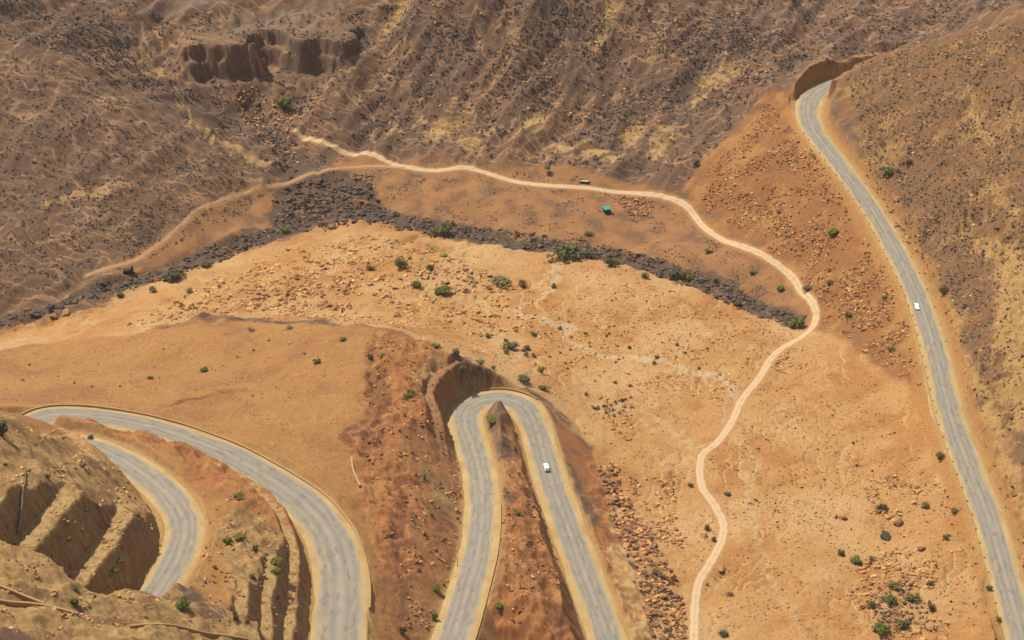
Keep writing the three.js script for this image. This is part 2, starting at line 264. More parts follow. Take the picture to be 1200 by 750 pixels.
const M = {
  wadi: area(3, [-90, 418, 0, 391, 60, 374, 110, 358, 200, 325, 260, 303, 335, 277, 400, 262, 460, 262, 500, 272, 560, 285, 620, 286, 680, 296, 740, 309, 800, 324, 860, 348, 905, 370, 950, 383, 990, 408, 1040, 440, 1082, 468, 1100, 520, 1125, 590, 1150, 660, 1175, 750, 1195, 850, 760, 850, 745, 750, 728, 660, 706, 560, 680, 500, 640, 462, 600, 447, 520, 412, 440, 382, 330, 374, 250, 373, 190, 380, 150, 397, 60, 403, -90, 432]),
  stream: along(2, [4, [-90, 398, 0, 372, 80, 350, 160, 331, 240, 303]], [6, [230, 307, 330, 270, 390, 247]], [6.5, [370, 240, 450, 256, 520, 268, 610, 283]], [6, [600, 281, 700, 295, 780, 316, 850, 342, 935, 376]], [7, [345, 185, 355, 215, 385, 245]], [13, [400, 215, 420, 240]], [8, [340, 205, 365, 235]], [6, [325, 230, 335, 262]], [5, [300, 130, 335, 175, 345, 200]]),
  bench: area(3, [400, 175, 450, 188, 560, 190, 640, 195, 740, 212, 800, 232, 850, 270, 920, 320, 965, 372, 950, 385, 900, 362, 850, 338, 780, 312, 700, 290, 600, 277, 520, 264, 450, 252, 420, 235, 380, 200], [95, 320, 150, 300, 240, 240, 325, 216, 318, 262, 230, 290, 150, 326]),
  terrace: area(3, [-90, 428, 0, 402, 180, 384, 330, 377, 440, 383, 465, 440, 455, 520, 455, 590, 460, 660, 465, 850, 400, 850, 0, 500, -90, 500]),
  red: area(3, [440, 384, 520, 413, 540, 440, 530, 490, 545, 560, 545, 640, 530, 700, 510, 760, 480, 850, 440, 850, 445, 700, 436, 620, 410, 540, 428, 440], [600, 490, 640, 560, 690, 700, 720, 850, 540, 850, 575, 690, 590, 600, 592, 520], [655, 490, 705, 540, 735, 660, 790, 760, 830, 850, 760, 850, 730, 740, 690, 600, 650, 510], [85, 488, 160, 490, 225, 520, 300, 565, 350, 620, 340, 640, 270, 580, 235, 560, 165, 525, 110, 510], [-60, 402, 0, 384, 60, 369, 130, 352, 150, 356, 70, 378, 0, 396, -60, 412]),
  scree: area(4, [905, 105, 860, 150, 820, 200, 800, 228, 850, 272, 905, 298, 945, 340, 960, 392, 1005, 428, 1085, 480, 1078, 380, 1040, 300, 985, 215, 945, 150, 930, 115]),
  dark: area(5, [50, 40, 95, 15, 135, 20, 150, 70, 120, 95, 80, 80, 45, 60], [590, 115, 615, 50, 640, 10, 670, 10, 660, 60, 640, 110], [680, 70, 700, 20, 720, 30, 700, 80], [735, 140, 760, 100, 770, 110, 750, 140], [500, 60, 520, 20, 540, 30, 520, 90], [790, 55, 870, 40, 900, 60, 800, 75]),
  pale: area(2, [615, 150, 622, 125, 645, 125, 632, 148, 640, 160, 618, 160], [645, 160, 690, 162, 730, 180, 720, 188, 680, 178, 645, 176], [720, 145, 760, 135, 755, 160, 728, 172], [762, 160, 785, 145, 792, 170, 775, 190], [815, 90, 860, 70, 875, 85, 830, 115], [690, 70, 730, 15, 735, 0, 715, 0, 708, 40, 690, 55], [520, 135, 560, 120, 550, 150], [500, 145, 520, 130, 535, 145, 505, 160], [690, 60, 720, 25, 728, 30, 700, 62], [440, 30, 470, 0, 490, 0, 450, 40], [430, 90, 440, 85, 445, 110, 432, 112], [440, 160, 470, 150, 470, 165, 445, 168], [500, 160, 580, 160, 560, 172], [790, 120, 830, 105, 820, 125], [240, 155, 255, 160, 250, 172, 235, 165], [140, 55, 215, 100, 190, 70], [180, 20, 195, 55, 185, 62]),
  cutrock: area(2, [1095, 350, 1115, 360, 1140, 430, 1170, 500, 1200, 560, 1260, 640, 1200, 720, 1180, 640, 1140, 520, 1110, 430], [1130, 100, 1180, 160, 1175, 170, 1120, 110], [1150, 265, 1195, 290, 1230, 400, 1210, 520, 1180, 470, 1165, 380], [1120, 170, 1200, 240, 1200, 260, 1130, 190]),
  crag: area(2, [-90, 478, 0, 485, 40, 500, 110, 525, 150, 580, 188, 625, 150, 690, 250, 730, 260, 850, -90, 850], [255, 600, 300, 590, 350, 660, 360, 850, 270, 850], [496, 543, 512, 548, 535, 590, 540, 618, 522, 604, 503, 575], [488, 428, 504, 414, 522, 424, 506, 446, 494, 452]),
  furrow: along(1, [1.3, [446, 392, 438, 410, 433, 424]], [1.6, [438, 436, 439, 460, 428, 480, 413, 500, 412, 522]], [1.6, [450, 428, 453, 450, 447, 474, 434, 500, 430, 534]], [1.2, [500, 470, 497, 440, 505, 425]], [1.2, [180, 381, 215, 378, 262, 377]], [1.2, [190, 474, 240, 466, 290, 458]], [1.4, [470, 560, 476, 620, 468, 690, 470, 740]], [1.3, [515, 500, 508, 540, 520, 590, 515, 640]], [1.2, [618, 540, 624, 600, 640, 670, 655, 740]]),
  bank: along(1, [2.6, [506, 286, 520, 289, 540, 294, 553, 298]], [1.2, [470, 292, 475, 281, 485, 274, 500, 273]]),
  plateau: area(4, [245, 42, 275, 22, 330, 12, 400, 0, 405, 12, 360, 40, 300, 48], [120, 8, 230, -5, 260, 8, 200, 18]),
  gorge: area(4, [215, 30, 300, 20, 415, 0, 425, 30, 400, 75, 350, 110, 280, 115, 230, 100]),
  spur: area(6, [-90, 60, 0, 52, 60, 74, 130, 98, 200, 130, 250, 165, 330, 212, 260, 260, 150, 315, 60, 345, -90, 370]),
  farhill: area(6, [1000, 68, 1060, 55, 1120, 42, 1280, 0, 1300, 700, 1200, 680, 1090, 350, 1000, 180, 975, 130]),
};
const track = (list, w) => smoothLine(flat(list).map((p) => [p[0], plain(p[0], p[1]), p[1], w]), 0.9);
const TRACKS = { main: track(mainTrackPx, 1.55), side: track(sideTrackPx, 0.95) };
M.trackMain = corridor(TRACKS.main, 14).D; M.trackSide = corridor(TRACKS.side, 14).D;
M.faint = along(1, ...faintTracksPx.map((l, i) => [i ? 0.9 : 2.0, l]));
M.goat = along(1, ...[[0, 75, 40, 80, 60, 95, 90, 110, 130, 130, 160, 140, 200, 150, 235, 165], [165, 30, 168, 60, 150, 85, 145, 100], [170, 25, 172, 60, 190, 80, 205, 110, 222, 135, 235, 160, 250, 166, 300, 190, 330, 205], [185, 40, 200, 75, 212, 110, 225, 150], [235, 160, 255, 165, 275, 180, 310, 200], [135, 190, 155, 165, 168, 145], [250, 170, 250, 195, 240, 205], [160, 180, 210, 180, 240, 172], [40, 150, 60, 120, 60, 110], [283, 195, 285, 212, 310, 220], [380, 100, 420, 60, 450, 20], [735, 0, 715, 45, 690, 75], [650, 30, 630, 70, 612, 110], [870, 70, 830, 110, 800, 132], [565, 20, 545, 70, 520, 110], [780, 40, 750, 90, 735, 125], [330, 205, 290, 188, 250, 166, 200, 140, 150, 118, 90, 100], [320, 214, 250, 210, 180, 215, 110, 232, 40, 240], [270, 225, 200, 240, 120, 262, 60, 290], [440, 70, 470, 100, 475, 130], [630, 150, 660, 120, 700, 100], [20, 270, 60, 240, 120, 225, 180, 215]].map((l) => [1.0, l]));
console.log((performance.now() / 1000).toFixed(1) + ' regions');
const KEYS = ['wadi', 'stream', 'bench', 'terrace', 'red', 'scree', 'dark', 'pale', 'cutrock', 'crag', 'gorge', 'spur', 'farhill', 'goat', 'faint', 'near', 'furrow', 'bank', 'plateau'], NK = KEYS.length;
M.near = new Float32Array(RW * RH).fill(99);                       // distance to the nearest road edge
for (const k in CUT) { const l = LINES[k]; for (let q = 0; q < RW * RH; q++) { const e = l.D[q] - l.W[q] - SHOULDER[k]; if (e < M.near[q]) M.near[q] = e; } }
const PACK = new Float32Array(RW * RH * NK);
KEYS.forEach((k, c) => { const R = M[k]; for (let q = 0; q < RW * RH; q++) PACK[q * NK + c] = R[q]; });
const V = new Float32Array(NK), V2 = new Float32Array(NK);
function masks(x, z, out) {
  const u = clamp(x - X0, 0, RW - 1.001), v = clamp(z - Z0, 0, RH - 1.001), i = u | 0, j = v | 0, fu = u - i, fv = v - j, q = (j * RW + i) * NK, q1 = q + NK, q2 = q + RW * NK, q3 = q2 + NK, d = fu * fv, c = fv - d, b = fu - d, a = 1 - fu - fv + d;
  for (let k = 0; k < NK; k++) out[k] = a * PACK[q + k] + b * PACK[q1 + k] + c * PACK[q2 + k] + d * PACK[q3 + k];
}

// tilted rock ledges that crop out of the hill above the straight road: [share of a step, how strongly they crop out]
const LEDGE = 5.5;
let ledgeF = 0, ledgeM = 0;
function ledges(x, z) { const s = baseHeight(x, z) + 0.16 * z + 0.1 * x + 7 * fbm(x, z, 48, 11) + 2.6 * fbm(x, z, 15, 14) + 0.5 * fbm(x, z, 4, 12); ledgeF = s / LEDGE - Math.floor(s / LEDGE); ledgeM = sstep(0.05, 0.5, fbm(x, z, 30, 13) + 0.5 * fbm(x, z, 9, 15) + 0.02 + 0.2 * sstep(-690, -600, z)); }
// braided wash lines down the wadi floor
function wash(x, z) { const qx = x + 9 * fbm(x, z, 30, 4) + 0.25 * (z + 600) , qz = z; return (1 - sstep(0.03, 0.12, Math.abs(look(G32, qx / 300, qz / 2200)))) * sstep(-0.2, 0.3, fbm(x, z, 34, 6)); }
// ---------------------------------------------------------------- height of the land
function height(x, z) {
  const wx = x + 1.5 * fbm(x, z, 9, 3) + 4 * fbm(x, z, 40, 1), wz = z + 1.5 * fbm(x, z, 9, 4) + 4 * fbm(x, z, 40, 6);
  let h = baseHeight(x, z);
  masks(wx, wz, V);
  const wadi = V[0], stream = V[1], bench = V[2], terrace = V[3], red = V[4], scree = V[5], crag = V[9], gorge = V[10], spur = V[11], far = V[12];
  const tr = Math.min(sample(M.trackMain, x, z), sample(M.trackSide, x, z) + 0.7), calm = sstep(2.2, 7, tr);
  const hill = clamp(1 - wadi - stream - crag - scree - terrace - red - bench - gorge, 0, 1) * (1 - far) * (1 - 0.6 * spur);
  if (gorge > 0.02) {                                               // the cliff of the gorge: ledges and faces
    const hh = h + 4 * fbm(x, z, 20, 9) + 1.4 * fbm(x, z, 8, 3), t = clamp((hh - 32) / 21, 0, 1);
    const f = t < 0.42 ? t * 0.35 : t < 0.5 ? 0.147 + (t - 0.42) * 4.8 : t < 0.62 ? 0.531 + (t - 0.5) * 0.5 : t < 0.68 ? 0.591 + (t - 0.62) * 6 : 0.951 + (t - 0.68) * 0.153;
    h = lerp(h, 32 + 21 * f + Math.max(0, hh - 53) + Math.min(0, hh - 32) + 0.7 * ridged(x, z, 5, 4), sstep(0.1, 0.5, gorge));
  }
  // furrows that run down the back hillside
  const a = x * 0.86 + z * 0.5, b = -x * 0.5 + z * 0.86;
  h += hill * (10 * look(RIDGE, a / 560, b / 1900) + 0.7 * ridged(x, z, 12, 1) + 0.25 * ridged(x, z, 4, 8) - 3.6);
  h += far * (4.2 * ridged(x, z, 24, 2) + 1.3 * ridged(x, z, 8, 5) - 2.2) + spur * (1.1 * fbm(x, z, 26, 3) + 0.35 * fbm(x, z, 5, 4));
  if (far > 0.05) { ledges(x, z); h += far * ledgeM * 0.62 * LEDGE * (sstep(0.55, 0.9, ledgeF) - ledgeF); }
  h += crag * (3.6 * ridged(x, z, 17, 6) + 0.7 * ridged(x, z, 6, 7) - 1.7);
  h += calm * (wadi * (0.9 * fbm(x, z, 28, 5) + 0.3 * fbm(x, z, 6, 6)) + bench * 0.35 * fbm(x, z, 12, 7)) + terrace * (0.8 * fbm(x, z, 24, 8) + 0.15 * fbm(x, z, 4, 8)) + red * (3.8 * ridged(x, z, 15, 9) + 1.2 * ridged(x, z, 5, 3) - 1.9) + scree * (0.8 * fbm(x, z, 18, 1) + 0.35 * fbm(x, z, 3.5, 2));
  h += calm * stream * (-1.1 + 0.7 * fbm(x, z, 5, 3));
  h -= 1.7 * V[16] + 3.4 * V[17] + (wadi > 0.1 ? 0.55 * wadi * calm * wash(x, z) : 0);
  if (V[7] > 0.05) { const st = 2.6, hh = h + 0.5 * fbm(x, z, 8, 5), fr = hh / st - Math.floor(hh / st); h += 0.8 * sstep(0.1, 0.6, V[7]) * (st * (sstep(0.55, 0.95, fr) - fr)); }
  if (V[8] > 0.05) h += V[8] * (1.5 * ridged(x, z, 6, 3) - 0.5);
  const wob = 0.8 * fbm(x, z, 16, 12) + 0.8 * ridged(x, z, 7, 12) - 0.3;
  carveState = 0; carveEdge = 99;
  if (V[15] < 46) h = carve(x, z, h, wob);
  if (carveState !== 3) {
    const e = sstep(0.2, 2.5, carveEdge);
    h += e * calm * (0.16 * fine(x, z, 2.2, 1) + (carveState === 2 ? 0.14 : 0.08) * fbm(x, z, 1.8, 2));
  }
  return h;
}
console.log((performance.now() / 1000).toFixed(1) + ' packed');
// heights once more as a raster, for quick look-ups
const HR = new Float32Array(RW * RH);
for (let j = 0; j < RH; j++) for (let i = 0; i < RW; i++) HR[j * RW + i] = height(i + X0, j + Z0);
const land = (x, z) => sample(HR, x, z);
console.log((performance.now() / 1000).toFixed(1) + ' heights');

// ---------------------------------------------------------------- colour of the land (sRGB 0..255 as lit in the sun, scaled to real albedo at the end)
const ALB = 0.8;
const C3 = new Float32Array(3);
const mixTo = (r, g, b, t) => { if (t <= 0) return; if (t > 1) t = 1; C3[0] += (r - C3[0]) * t; C3[1] += (g - C3[1]) * t; C3[2] += (b - C3[2]) * t; };
function soil(x, z) {
  const n1 = fbm(x, z, 40, 1), n2 = fbm(x, z, 11, 2), n3 = fine(x, z, 1.1, 3), n4 = fine(x, z, 0.5, 4);
  const wx = x + 3.6 * n2 + 1.6 * n3 + 4 * n1, wz = z + 4 * fbm(x, z, 40, 6) + 3.6 * fbm(x, z, 11, 7) + 1.6 * fine(x, z, 1.1, 8);
  // dry hillside: brown soil under grey scrub
  C3[0] = 132; C3[1] = 100; C3[2] = 74;
  mixTo(156, 114, 78, 0.6 * sstep(-0.1, 0.6, n1 + 0.3 * n2));
  mixTo(118, 92, 74, sstep(0, 0.7, -n1 + 0.6 * n2));
  masks(wx, wz, V);
  const wadi = sstep(0.25, 0.75, V[0] + 0.2 * n2), stream = sstep(0.35, 0.8, V[1] + 0.45 * n2 + 0.25 * n3), bench = sstep(0.3, 0.7, V[2] + 0.2 * n2), terrace = sstep(0.2, 0.8, V[3] + 0.3 * n2), red = sstep(0.2, 0.85, V[4] + 0.35 * n2), scree = sstep(0.25, 0.8, V[5] + 0.3 * n2), crag = sstep(0.3, 0.7, V[9]), spur = sstep(0.2, 0.8, V[11]), far = sstep(0.3, 0.7, V[12]);
  const mFurrow = V[16], mPlat = V[18], mDark = V[6], mPale = V[7], mCut = V[8], mGoat = V[13], mFaint = V[14], mNear = V[15];
  mixTo(136, 104, 77, spur); if (spur > 0) mixTo(150, 112, 79, spur * sstep(0, 0.8, n1 + n2));
  // goat paths along the contours
  const hillish = clamp(1 - wadi - stream - bench - terrace - red - scree - crag, 0, 1);
  if (hillish > 0.05) {
    const qx = x + 8 * n1 + 1.6 * n2, qz = z + 8 * fbm(x, z, 40, 5) + 1.6 * fbm(x, z, 11, 5);
    const l1 = Math.abs(look(G64, (qx * 0.97 + qz * 0.22) / 2600, (qz * 0.97 - qx * 0.22) / 330)), l2 = Math.abs(look(G64, (qx * 0.7 - qz * 0.71) / 2200 + 0.3, (qz * 0.7 + qx * 0.71) / 800));
    const dk = mDark;
    mixTo(100, 80, 66, hillish * 0.8 * sstep(0.12, 0.45, n3 + 0.35 * n2 - 0.05));
    mixTo(96, 76, 60, hillish * 0.55 * sstep(0.1, 0.5, n4)); mixTo(184, 136, 88, hillish * 0.4 * sstep(0.15, 0.5, -n4));
    mixTo(198, 156, 112, hillish * (1 - 0.75 * far) * (0.9 * (1 - sstep(0.03, 0.12, l1)) + 0.7 * (1 - sstep(0.02, 0.06, l2))) * (0.6 + 0.4 * sstep(-0.4, 0.4, n1)));
    mixTo(206, 164, 114, hillish * sstep(0.35, 0.8, mGoat));
    mixTo(150, 128, 108, hillish * 0.8 * sstep(0.3, 0.8, mPlat + 0.3 * n3 + 0.2 * n2));
    if (mPale > 0.02 || V[10] > 0.05) { const hl = land(x, z), band = look(G64, hl / 60 + n2 * 0.01, 0.3 + x / 4000), pl = sstep(0.3, 0.75, mPale + 0.45 * n3 + 0.35 * n2 + 0.35 * band); mixTo(200, 160, 102, hillish * 0.9 * pl); mixTo(216, 182, 126, hillish * 0.6 * pl * sstep(0.1, 0.4, n4 + band)); mixTo(128, 96, 66, hillish * 0.7 * sstep(0.2, 0.6, mPale) * sstep(0.1, 0.4, -band + 0.5 * n4)); if (V[10] > 0.05) { const gq = sstep(0.2, 0.6, V[10]); mixTo(150, 116, 84, 0.6 * gq * sstep(0, 0.4, band)); mixTo(168, 134, 98, 0.5 * gq * sstep(0, 0.4, -band + 0.3 * n3)); } }
  }
  if (far > 0.02) {
    const r = ridged(x, z, 16, 2);
    mixTo(154, 115, 74, far * 0.85); mixTo(198, 152, 92, far * 0.8 * sstep(0.55, 0.95, r + 0.35 * n3 + 0.25 * n2)); mixTo(168, 112, 66, far * 0.5 * sstep(0.1, 0.6, n2 - 0.3 * n3));
    ledges(x, z); const lg = far * ledgeM * sstep(0, 0.5, n3 + 0.6 * n2 + 0.25); mixTo(204, 160, 98, 0.75 * lg); mixTo(222, 186, 126, 0.5 * lg * sstep(0.1, 0.5, n4));
    mixTo(112, 86, 62, far * 0.75 * (1 - 0.8 * lg) * sstep(0.15, 0.5, n3 - 0.3 * r)); mixTo(92, 72, 54, far * 0.6 * sstep(0.25, 0.6, n4));
    if (mCut > 0.02) { const ck = far * sstep(0.25, 0.75, mCut + 0.45 * n3 + 0.3 * n2); mixTo(208, 166, 104, 0.9 * ck); mixTo(222, 190, 136, 0.6 * ck * sstep(0.1, 0.5, n4)); mixTo(150, 108, 66, 0.6 * ck * sstep(0.15, 0.45, n3 - 0.3 * r)); }
  }
  if (bench > 0) { mixTo(178, 128, 80, bench); mixTo(150, 108, 74, bench * 0.7 * sstep(0.05, 0.6, n2 + 0.4 * n3)); mixTo(196, 146, 92, bench * 0.6 * sstep(0, 0.6, -n2 + 0.2 * n1)); mixTo(110, 92, 76, bench * 0.7 * sstep(0.3, 0.55, n3 + 0.5 * n2)); }
  if (scree > 0) { mixTo(176, 122, 70, scree); mixTo(198, 146, 86, scree * 0.8 * sstep(0.05, 0.6, n2 + 0.5 * n1)); mixTo(150, 94, 52, scree * 0.7 * sstep(0.05, 0.5, n3 - 0.3 * n2)); mixTo(206, 150, 92, scree * 0.5 * sstep(0.25, 0.6, n4)); }
  if (terrace > 0) { mixTo(198, 144, 82, terrace); mixTo(182, 126, 74, terrace * 0.9 * sstep(-0.1, 0.6, n1 + 0.4 * n2)); mixTo(210, 160, 98, terrace * 0.6 * sstep(0.1, 0.6, n2 - 0.5 * n1)); mixTo(146, 104, 66, terrace * 0.7 * sstep(0.25, 0.55, n3 + 0.3 * n2)); mixTo(214, 166, 106, terrace * 0.5 * sstep(0.2, 0.5, -n3 + 0.4 * n4)); }
  if (red > 0) { mixTo(192, 130, 76, red); mixTo(206, 150, 92, red * 0.9 * sstep(0, 0.6, n2)); mixTo(156, 100, 60, red * 0.6 * sstep(0.1, 0.5, n3 - 0.2 * n2)); mixTo(196, 146, 96, red * 0.5 * sstep(0.3, 0.6, n4 + 0.3 * n3)); }
  if (wadi > 0) {
    mixTo(220, 168, 106, wadi); mixTo(232, 188, 132, wadi * 0.85 * sstep(0, 0.55, n1 + 0.2 * n2)); mixTo(204, 144, 80, wadi * 0.8 * sstep(0, 0.7, -n1 + 0.5 * n2));
    mixTo(184, 130, 76, wadi * 0.55 * sstep(0.15, 0.5, n3 + 0.35 * n2)); mixTo(228, 184, 126, wadi * 0.5 * sstep(0.2, 0.6, n4 - 0.3 * n2)); mixTo(150, 108, 66, wadi * 0.8 * sstep(0.36, 0.55, n4 * 0.8 + n3 * 0.5)); const wl = wash(x, z); mixTo(234, 192, 132, wadi * 0.95 * wl); mixTo(168, 118, 68, wadi * 0.5 * wl * sstep(0, 0.4, n4));
  }
  mixTo(148, 98, 62, 0.8 * sstep(0.2, 0.7, mFurrow + 0.4 * n3));
  mixTo(230, 202, 162, (1 - stream) * 0.95 * sstep(0.2, 0.7, mFaint) * (0.75 + 0.4 * n3));
  if (stream > 0) { mixTo(116, 91, 70, stream * 0.9); mixTo(94, 78, 65, stream * 0.8 * sstep(0, 0.5, n3)); mixTo(160, 130, 98, stream * 0.6 * sstep(0.2, 0.6, n4 - 0.4 * n3)); }
  const tm = sample(M.trackMain, x, z), ts = sample(M.trackSide, x, z);
  mixTo(214, 166, 110, 0.75 * (1 - sstep(1.2, 3.8 + 1.4 * n2, tm)) + 0.6 * (1 - sstep(0.7, 2.6 + n2, ts)));
  // road cuttings and embankments
  if (mNear < 42) carve(x, z, land(x, z) + 0.01, 0.8 * fbm(x, z, 16, 12) + 0.8 * ridged(x, z, 7, 12) - 0.3);
  if (mNear < 42) {
    if (crag > 0) {
      mixTo(196, 156, 98, crag); mixTo(162, 122, 78, crag * 0.8 * sstep(0.1, 0.5, n2 + 0.4 * n3)); mixTo(216, 180, 124, crag * 0.7 * sstep(0.1, 0.5, n3 - 0.3 * n2)); mixTo(104, 80, 56, crag * 0.6 * sstep(0.25, 0.55, n4 + 0.3 * n2));
    }
    if (carveState === 2 && carveE > 0.5) {
      const along_ = sample(LINES[carveCut].A, x, z), streak = look(G128, along_ / 190, 0.37 + carveE * 0.002) + 0.5 * look(G256, along_ / 150, 0.11);
      let face = carveCut === 'midRight' || carveCut === 'outer' ? 0.35 : carveCut === 'midLeft' ? (carveSide > 0 ? 1 - 0.8 * sstep(-552, -515, z) : 0.3) : 1;
      const soft = face < 1;
      let benchy = false;
      if ((carveCut === 'outer' && carveSide < 0) || (carveCut === 'inner' && carveSide > 0)) { benchy = true; const inn = carveCut === 'inner', st = inn ? 1.4 : 0.9, run = inn ? 4.6 : 2.6, per = run + (inn ? 5.6 : 3.4), k = (carveE - st) % per; face = carveE < st ? 0 : 1 - sstep(run, run + 0.5, k); }
      if (face < 1 && (!soft || benchy)) { mixTo(220, 184, 124, (1 - face) * 0.85); mixTo(184, 146, 94, (1 - face) * 0.6 * sstep(0.05, 0.4, n3)); }
      if (face > 0) { const rd = carveCut === 'far' ? 0.2 : 0.5; mixTo(lerp(186, 182, rd), lerp(150, 136, rd), lerp(112, 92, rd), face * 0.9); mixTo(158, 112, 72, face * 0.7 * sstep(0, 0.5, streak + 0.3 * n3)); { const sb = look(G128, (land(x, z) + 0.12 * x) / 90, along_ / 900); mixTo(196, 154, 104, face * 0.55 * sstep(0.15, 0.45, sb + 0.2 * n4)); } mixTo(176, 150, 120, face * 0.6 * sstep(0.1, 0.6, -streak + 0.2 * n2)); }
    }
    const vf = sample(LINES.far.D, x, z); mixTo(200, 146, 84, 0.8 * (1 - sstep(9, 12.5 + 2 * n2, vf)));
    const sh = 1 - sstep(0.2, 2.4 + 1.2 * n2, carveEdge);
    mixTo(206, 166, 104, 0.85 * sh);
  }
  const g = 1 + 0.14 * n4 + 0.08 * n3, lum = (C3[0] * 0.35 + C3[1] * 0.5 + C3[2] * 0.15);
  for (let q = 0; q < 3; q++) C3[q] = (lum + (C3[q] - lum) * 1.1) * g;
}
function tex(w, h, fn, srgb = true) {
  const d = new Uint8Array(w * h * 4);
  for (let j = 0; j < h; j++) for (let i = 0; i < w; i++) { fn(i, j); const q = (j * w + i) * 4; d[q] = clamp(C3[0], 0, 255); d[q + 1] = clamp(C3[1], 0, 255); d[q + 2] = clamp(C3[2], 0, 255); d[q + 3] = 255; }
  const t = new THREE.DataTexture(d, w, h, THREE.RGBAFormat); t.magFilter = THREE.LinearFilter; t.minFilter = THREE.LinearFilter; if (srgb) t.colorSpace = THREE.SRGBColorSpace; t.needsUpdate = true; return t;
}
// gravel relief, 20 m tile
const gravel = tex(1024, 1024, (i, j) => { const q = j * NT + i; const v = 128 + 60 * (0.6 * G64[q] + 0.7 * G128[q] + 0.7 * G256[q]) + 30 * (0.4 - Math.abs(G32[q])); C3[0] = C3[1] = C3[2] = v; }, false);
gravel.wrapS = gravel.wrapT = THREE.RepeatWrapping;

// ---------------------------------------------------------------- terrain sheets
const NC = 1000;
const halfWide = (D) => 0.33 * D + 40;
function sheet(name, D0, D1, tw, th) {
  const rows = Math.round(Math.log(D1 / D0) / 0.00135), W = halfWide(D1), pos = new Float32Array((rows + 1) * (NC + 1) * 3), uv = new Float32Array((rows + 1) * (NC + 1) * 2), idx = new Uint32Array(rows * NC * 6);
  let p = 0, u = 0, q = 0;
  for (let j = 0; j <= rows; j++) {
    const D = D0 * Math.pow(D1 / D0, j / rows), hw = halfWide(D);
    for (let i = 0; i <= NC; i++) { const x = (2 * i / NC - 1) * hw; pos[p++] = x; pos[p++] = height(x, -D); pos[p++] = -D; uv[u++] = (x + W) / (2 * W); uv[u++] = (D - D0) / (D1 - D0); }
  }
  for (let j = 0; j < rows; j++) for (let i = 0; i < NC; i++) { const a = j * (NC + 1) + i, b = a + NC + 1; idx[q++] = a; idx[q++] = a + 1; idx[q++] = b; idx[q++] = a + 1; idx[q++] = b + 1; idx[q++] = b; }
  const g = new THREE.BufferGeometry(); g.setAttribute('position', new THREE.BufferAttribute(pos, 3)); g.setAttribute('uv', new THREE.BufferAttribute(uv, 2)); g.setIndex(new THREE.BufferAttribute(idx, 1)); g.computeVertexNormals();
  const map = tex(tw, th, (i, j) => { soil((i + 0.5) / tw * 2 * W - W, -(D0 + (j + 0.5) / th * (D1 - D0))); C3[0] *= ALB; C3[1] *= ALB; C3[2] *= ALB; });
  const bump = gravel.clone(); bump.repeat.set(2 * W / 20, (D1 - D0) / 20); bump.needsUpdate = true;
  const m = new THREE.Mesh(g, new THREE.MeshStandardMaterial({ map, bumpMap: bump, bumpScale: 0.5, roughness: 1, metalness: 0 }));
  m.name = name; m.userData.kind = 'structure'; m.castShadow = m.receiveShadow = true; scene.add(m);
  return m;
}
sheet('hillside_terrain', 285, 560, 2048, 1152);
sheet('wadi_terrain', 560, 800, 2048, 1024);
sheet('mountain_terrain', 800, 1220, 2048, 1024);
console.log((performance.now() / 1000).toFixed(1) + ' terrain');

// ---------------------------------------------------------------- roads and tracks
function ribbon(name, list, offs, lift, mat, tile) {                // offs(o, k) -> offset from the centre for each of n lines; lift(o, k) -> height
  const n = offs.n, P = [], U = [], I = [];
  list.forEach((o, i) => { for (let k = 0; k < n; k++) { const s = offs(o, k), x = o.x - o.tz * s, z = o.z + o.tx * s; P.push(x, lift(o, k, x, z), z); U.push(k / (n - 1), o.s / tile); } if (i) for (let k = 0; k < n - 1; k++) { const a = (i - 1) * n + k, b = a + n; I.push(a, a + 1, b, a + 1, b + 1, b); } });
  const g = new THREE.BufferGeometry(); g.setAttribute('position', new THREE.Float32BufferAttribute(P, 3)); g.setAttribute('uv', new THREE.Float32BufferAttribute(U, 2)); g.setIndex(I); g.computeVertexNormals();
  if (g.attributes.normal.getY(10) < 0) { for (let i = 0; i < I.length; i += 3) [I[i], I[i + 1]] = [I[i + 1], I[i]]; g.setIndex(I); g.computeVertexNormals(); }
  const m = new THREE.Mesh(g, mat); m.name = name; m.castShadow = m.receiveShadow = true; m.userData.kind = 'structure'; scene.add(m); return m;
}
const lin0 = (r, g, b) => new THREE.Color().setRGB(r / 255, g / 255, b / 255, THREE.SRGBColorSpace);
const wrapped = (t) => { t.wrapS = t.wrapT = THREE.RepeatWrapping; return t; };
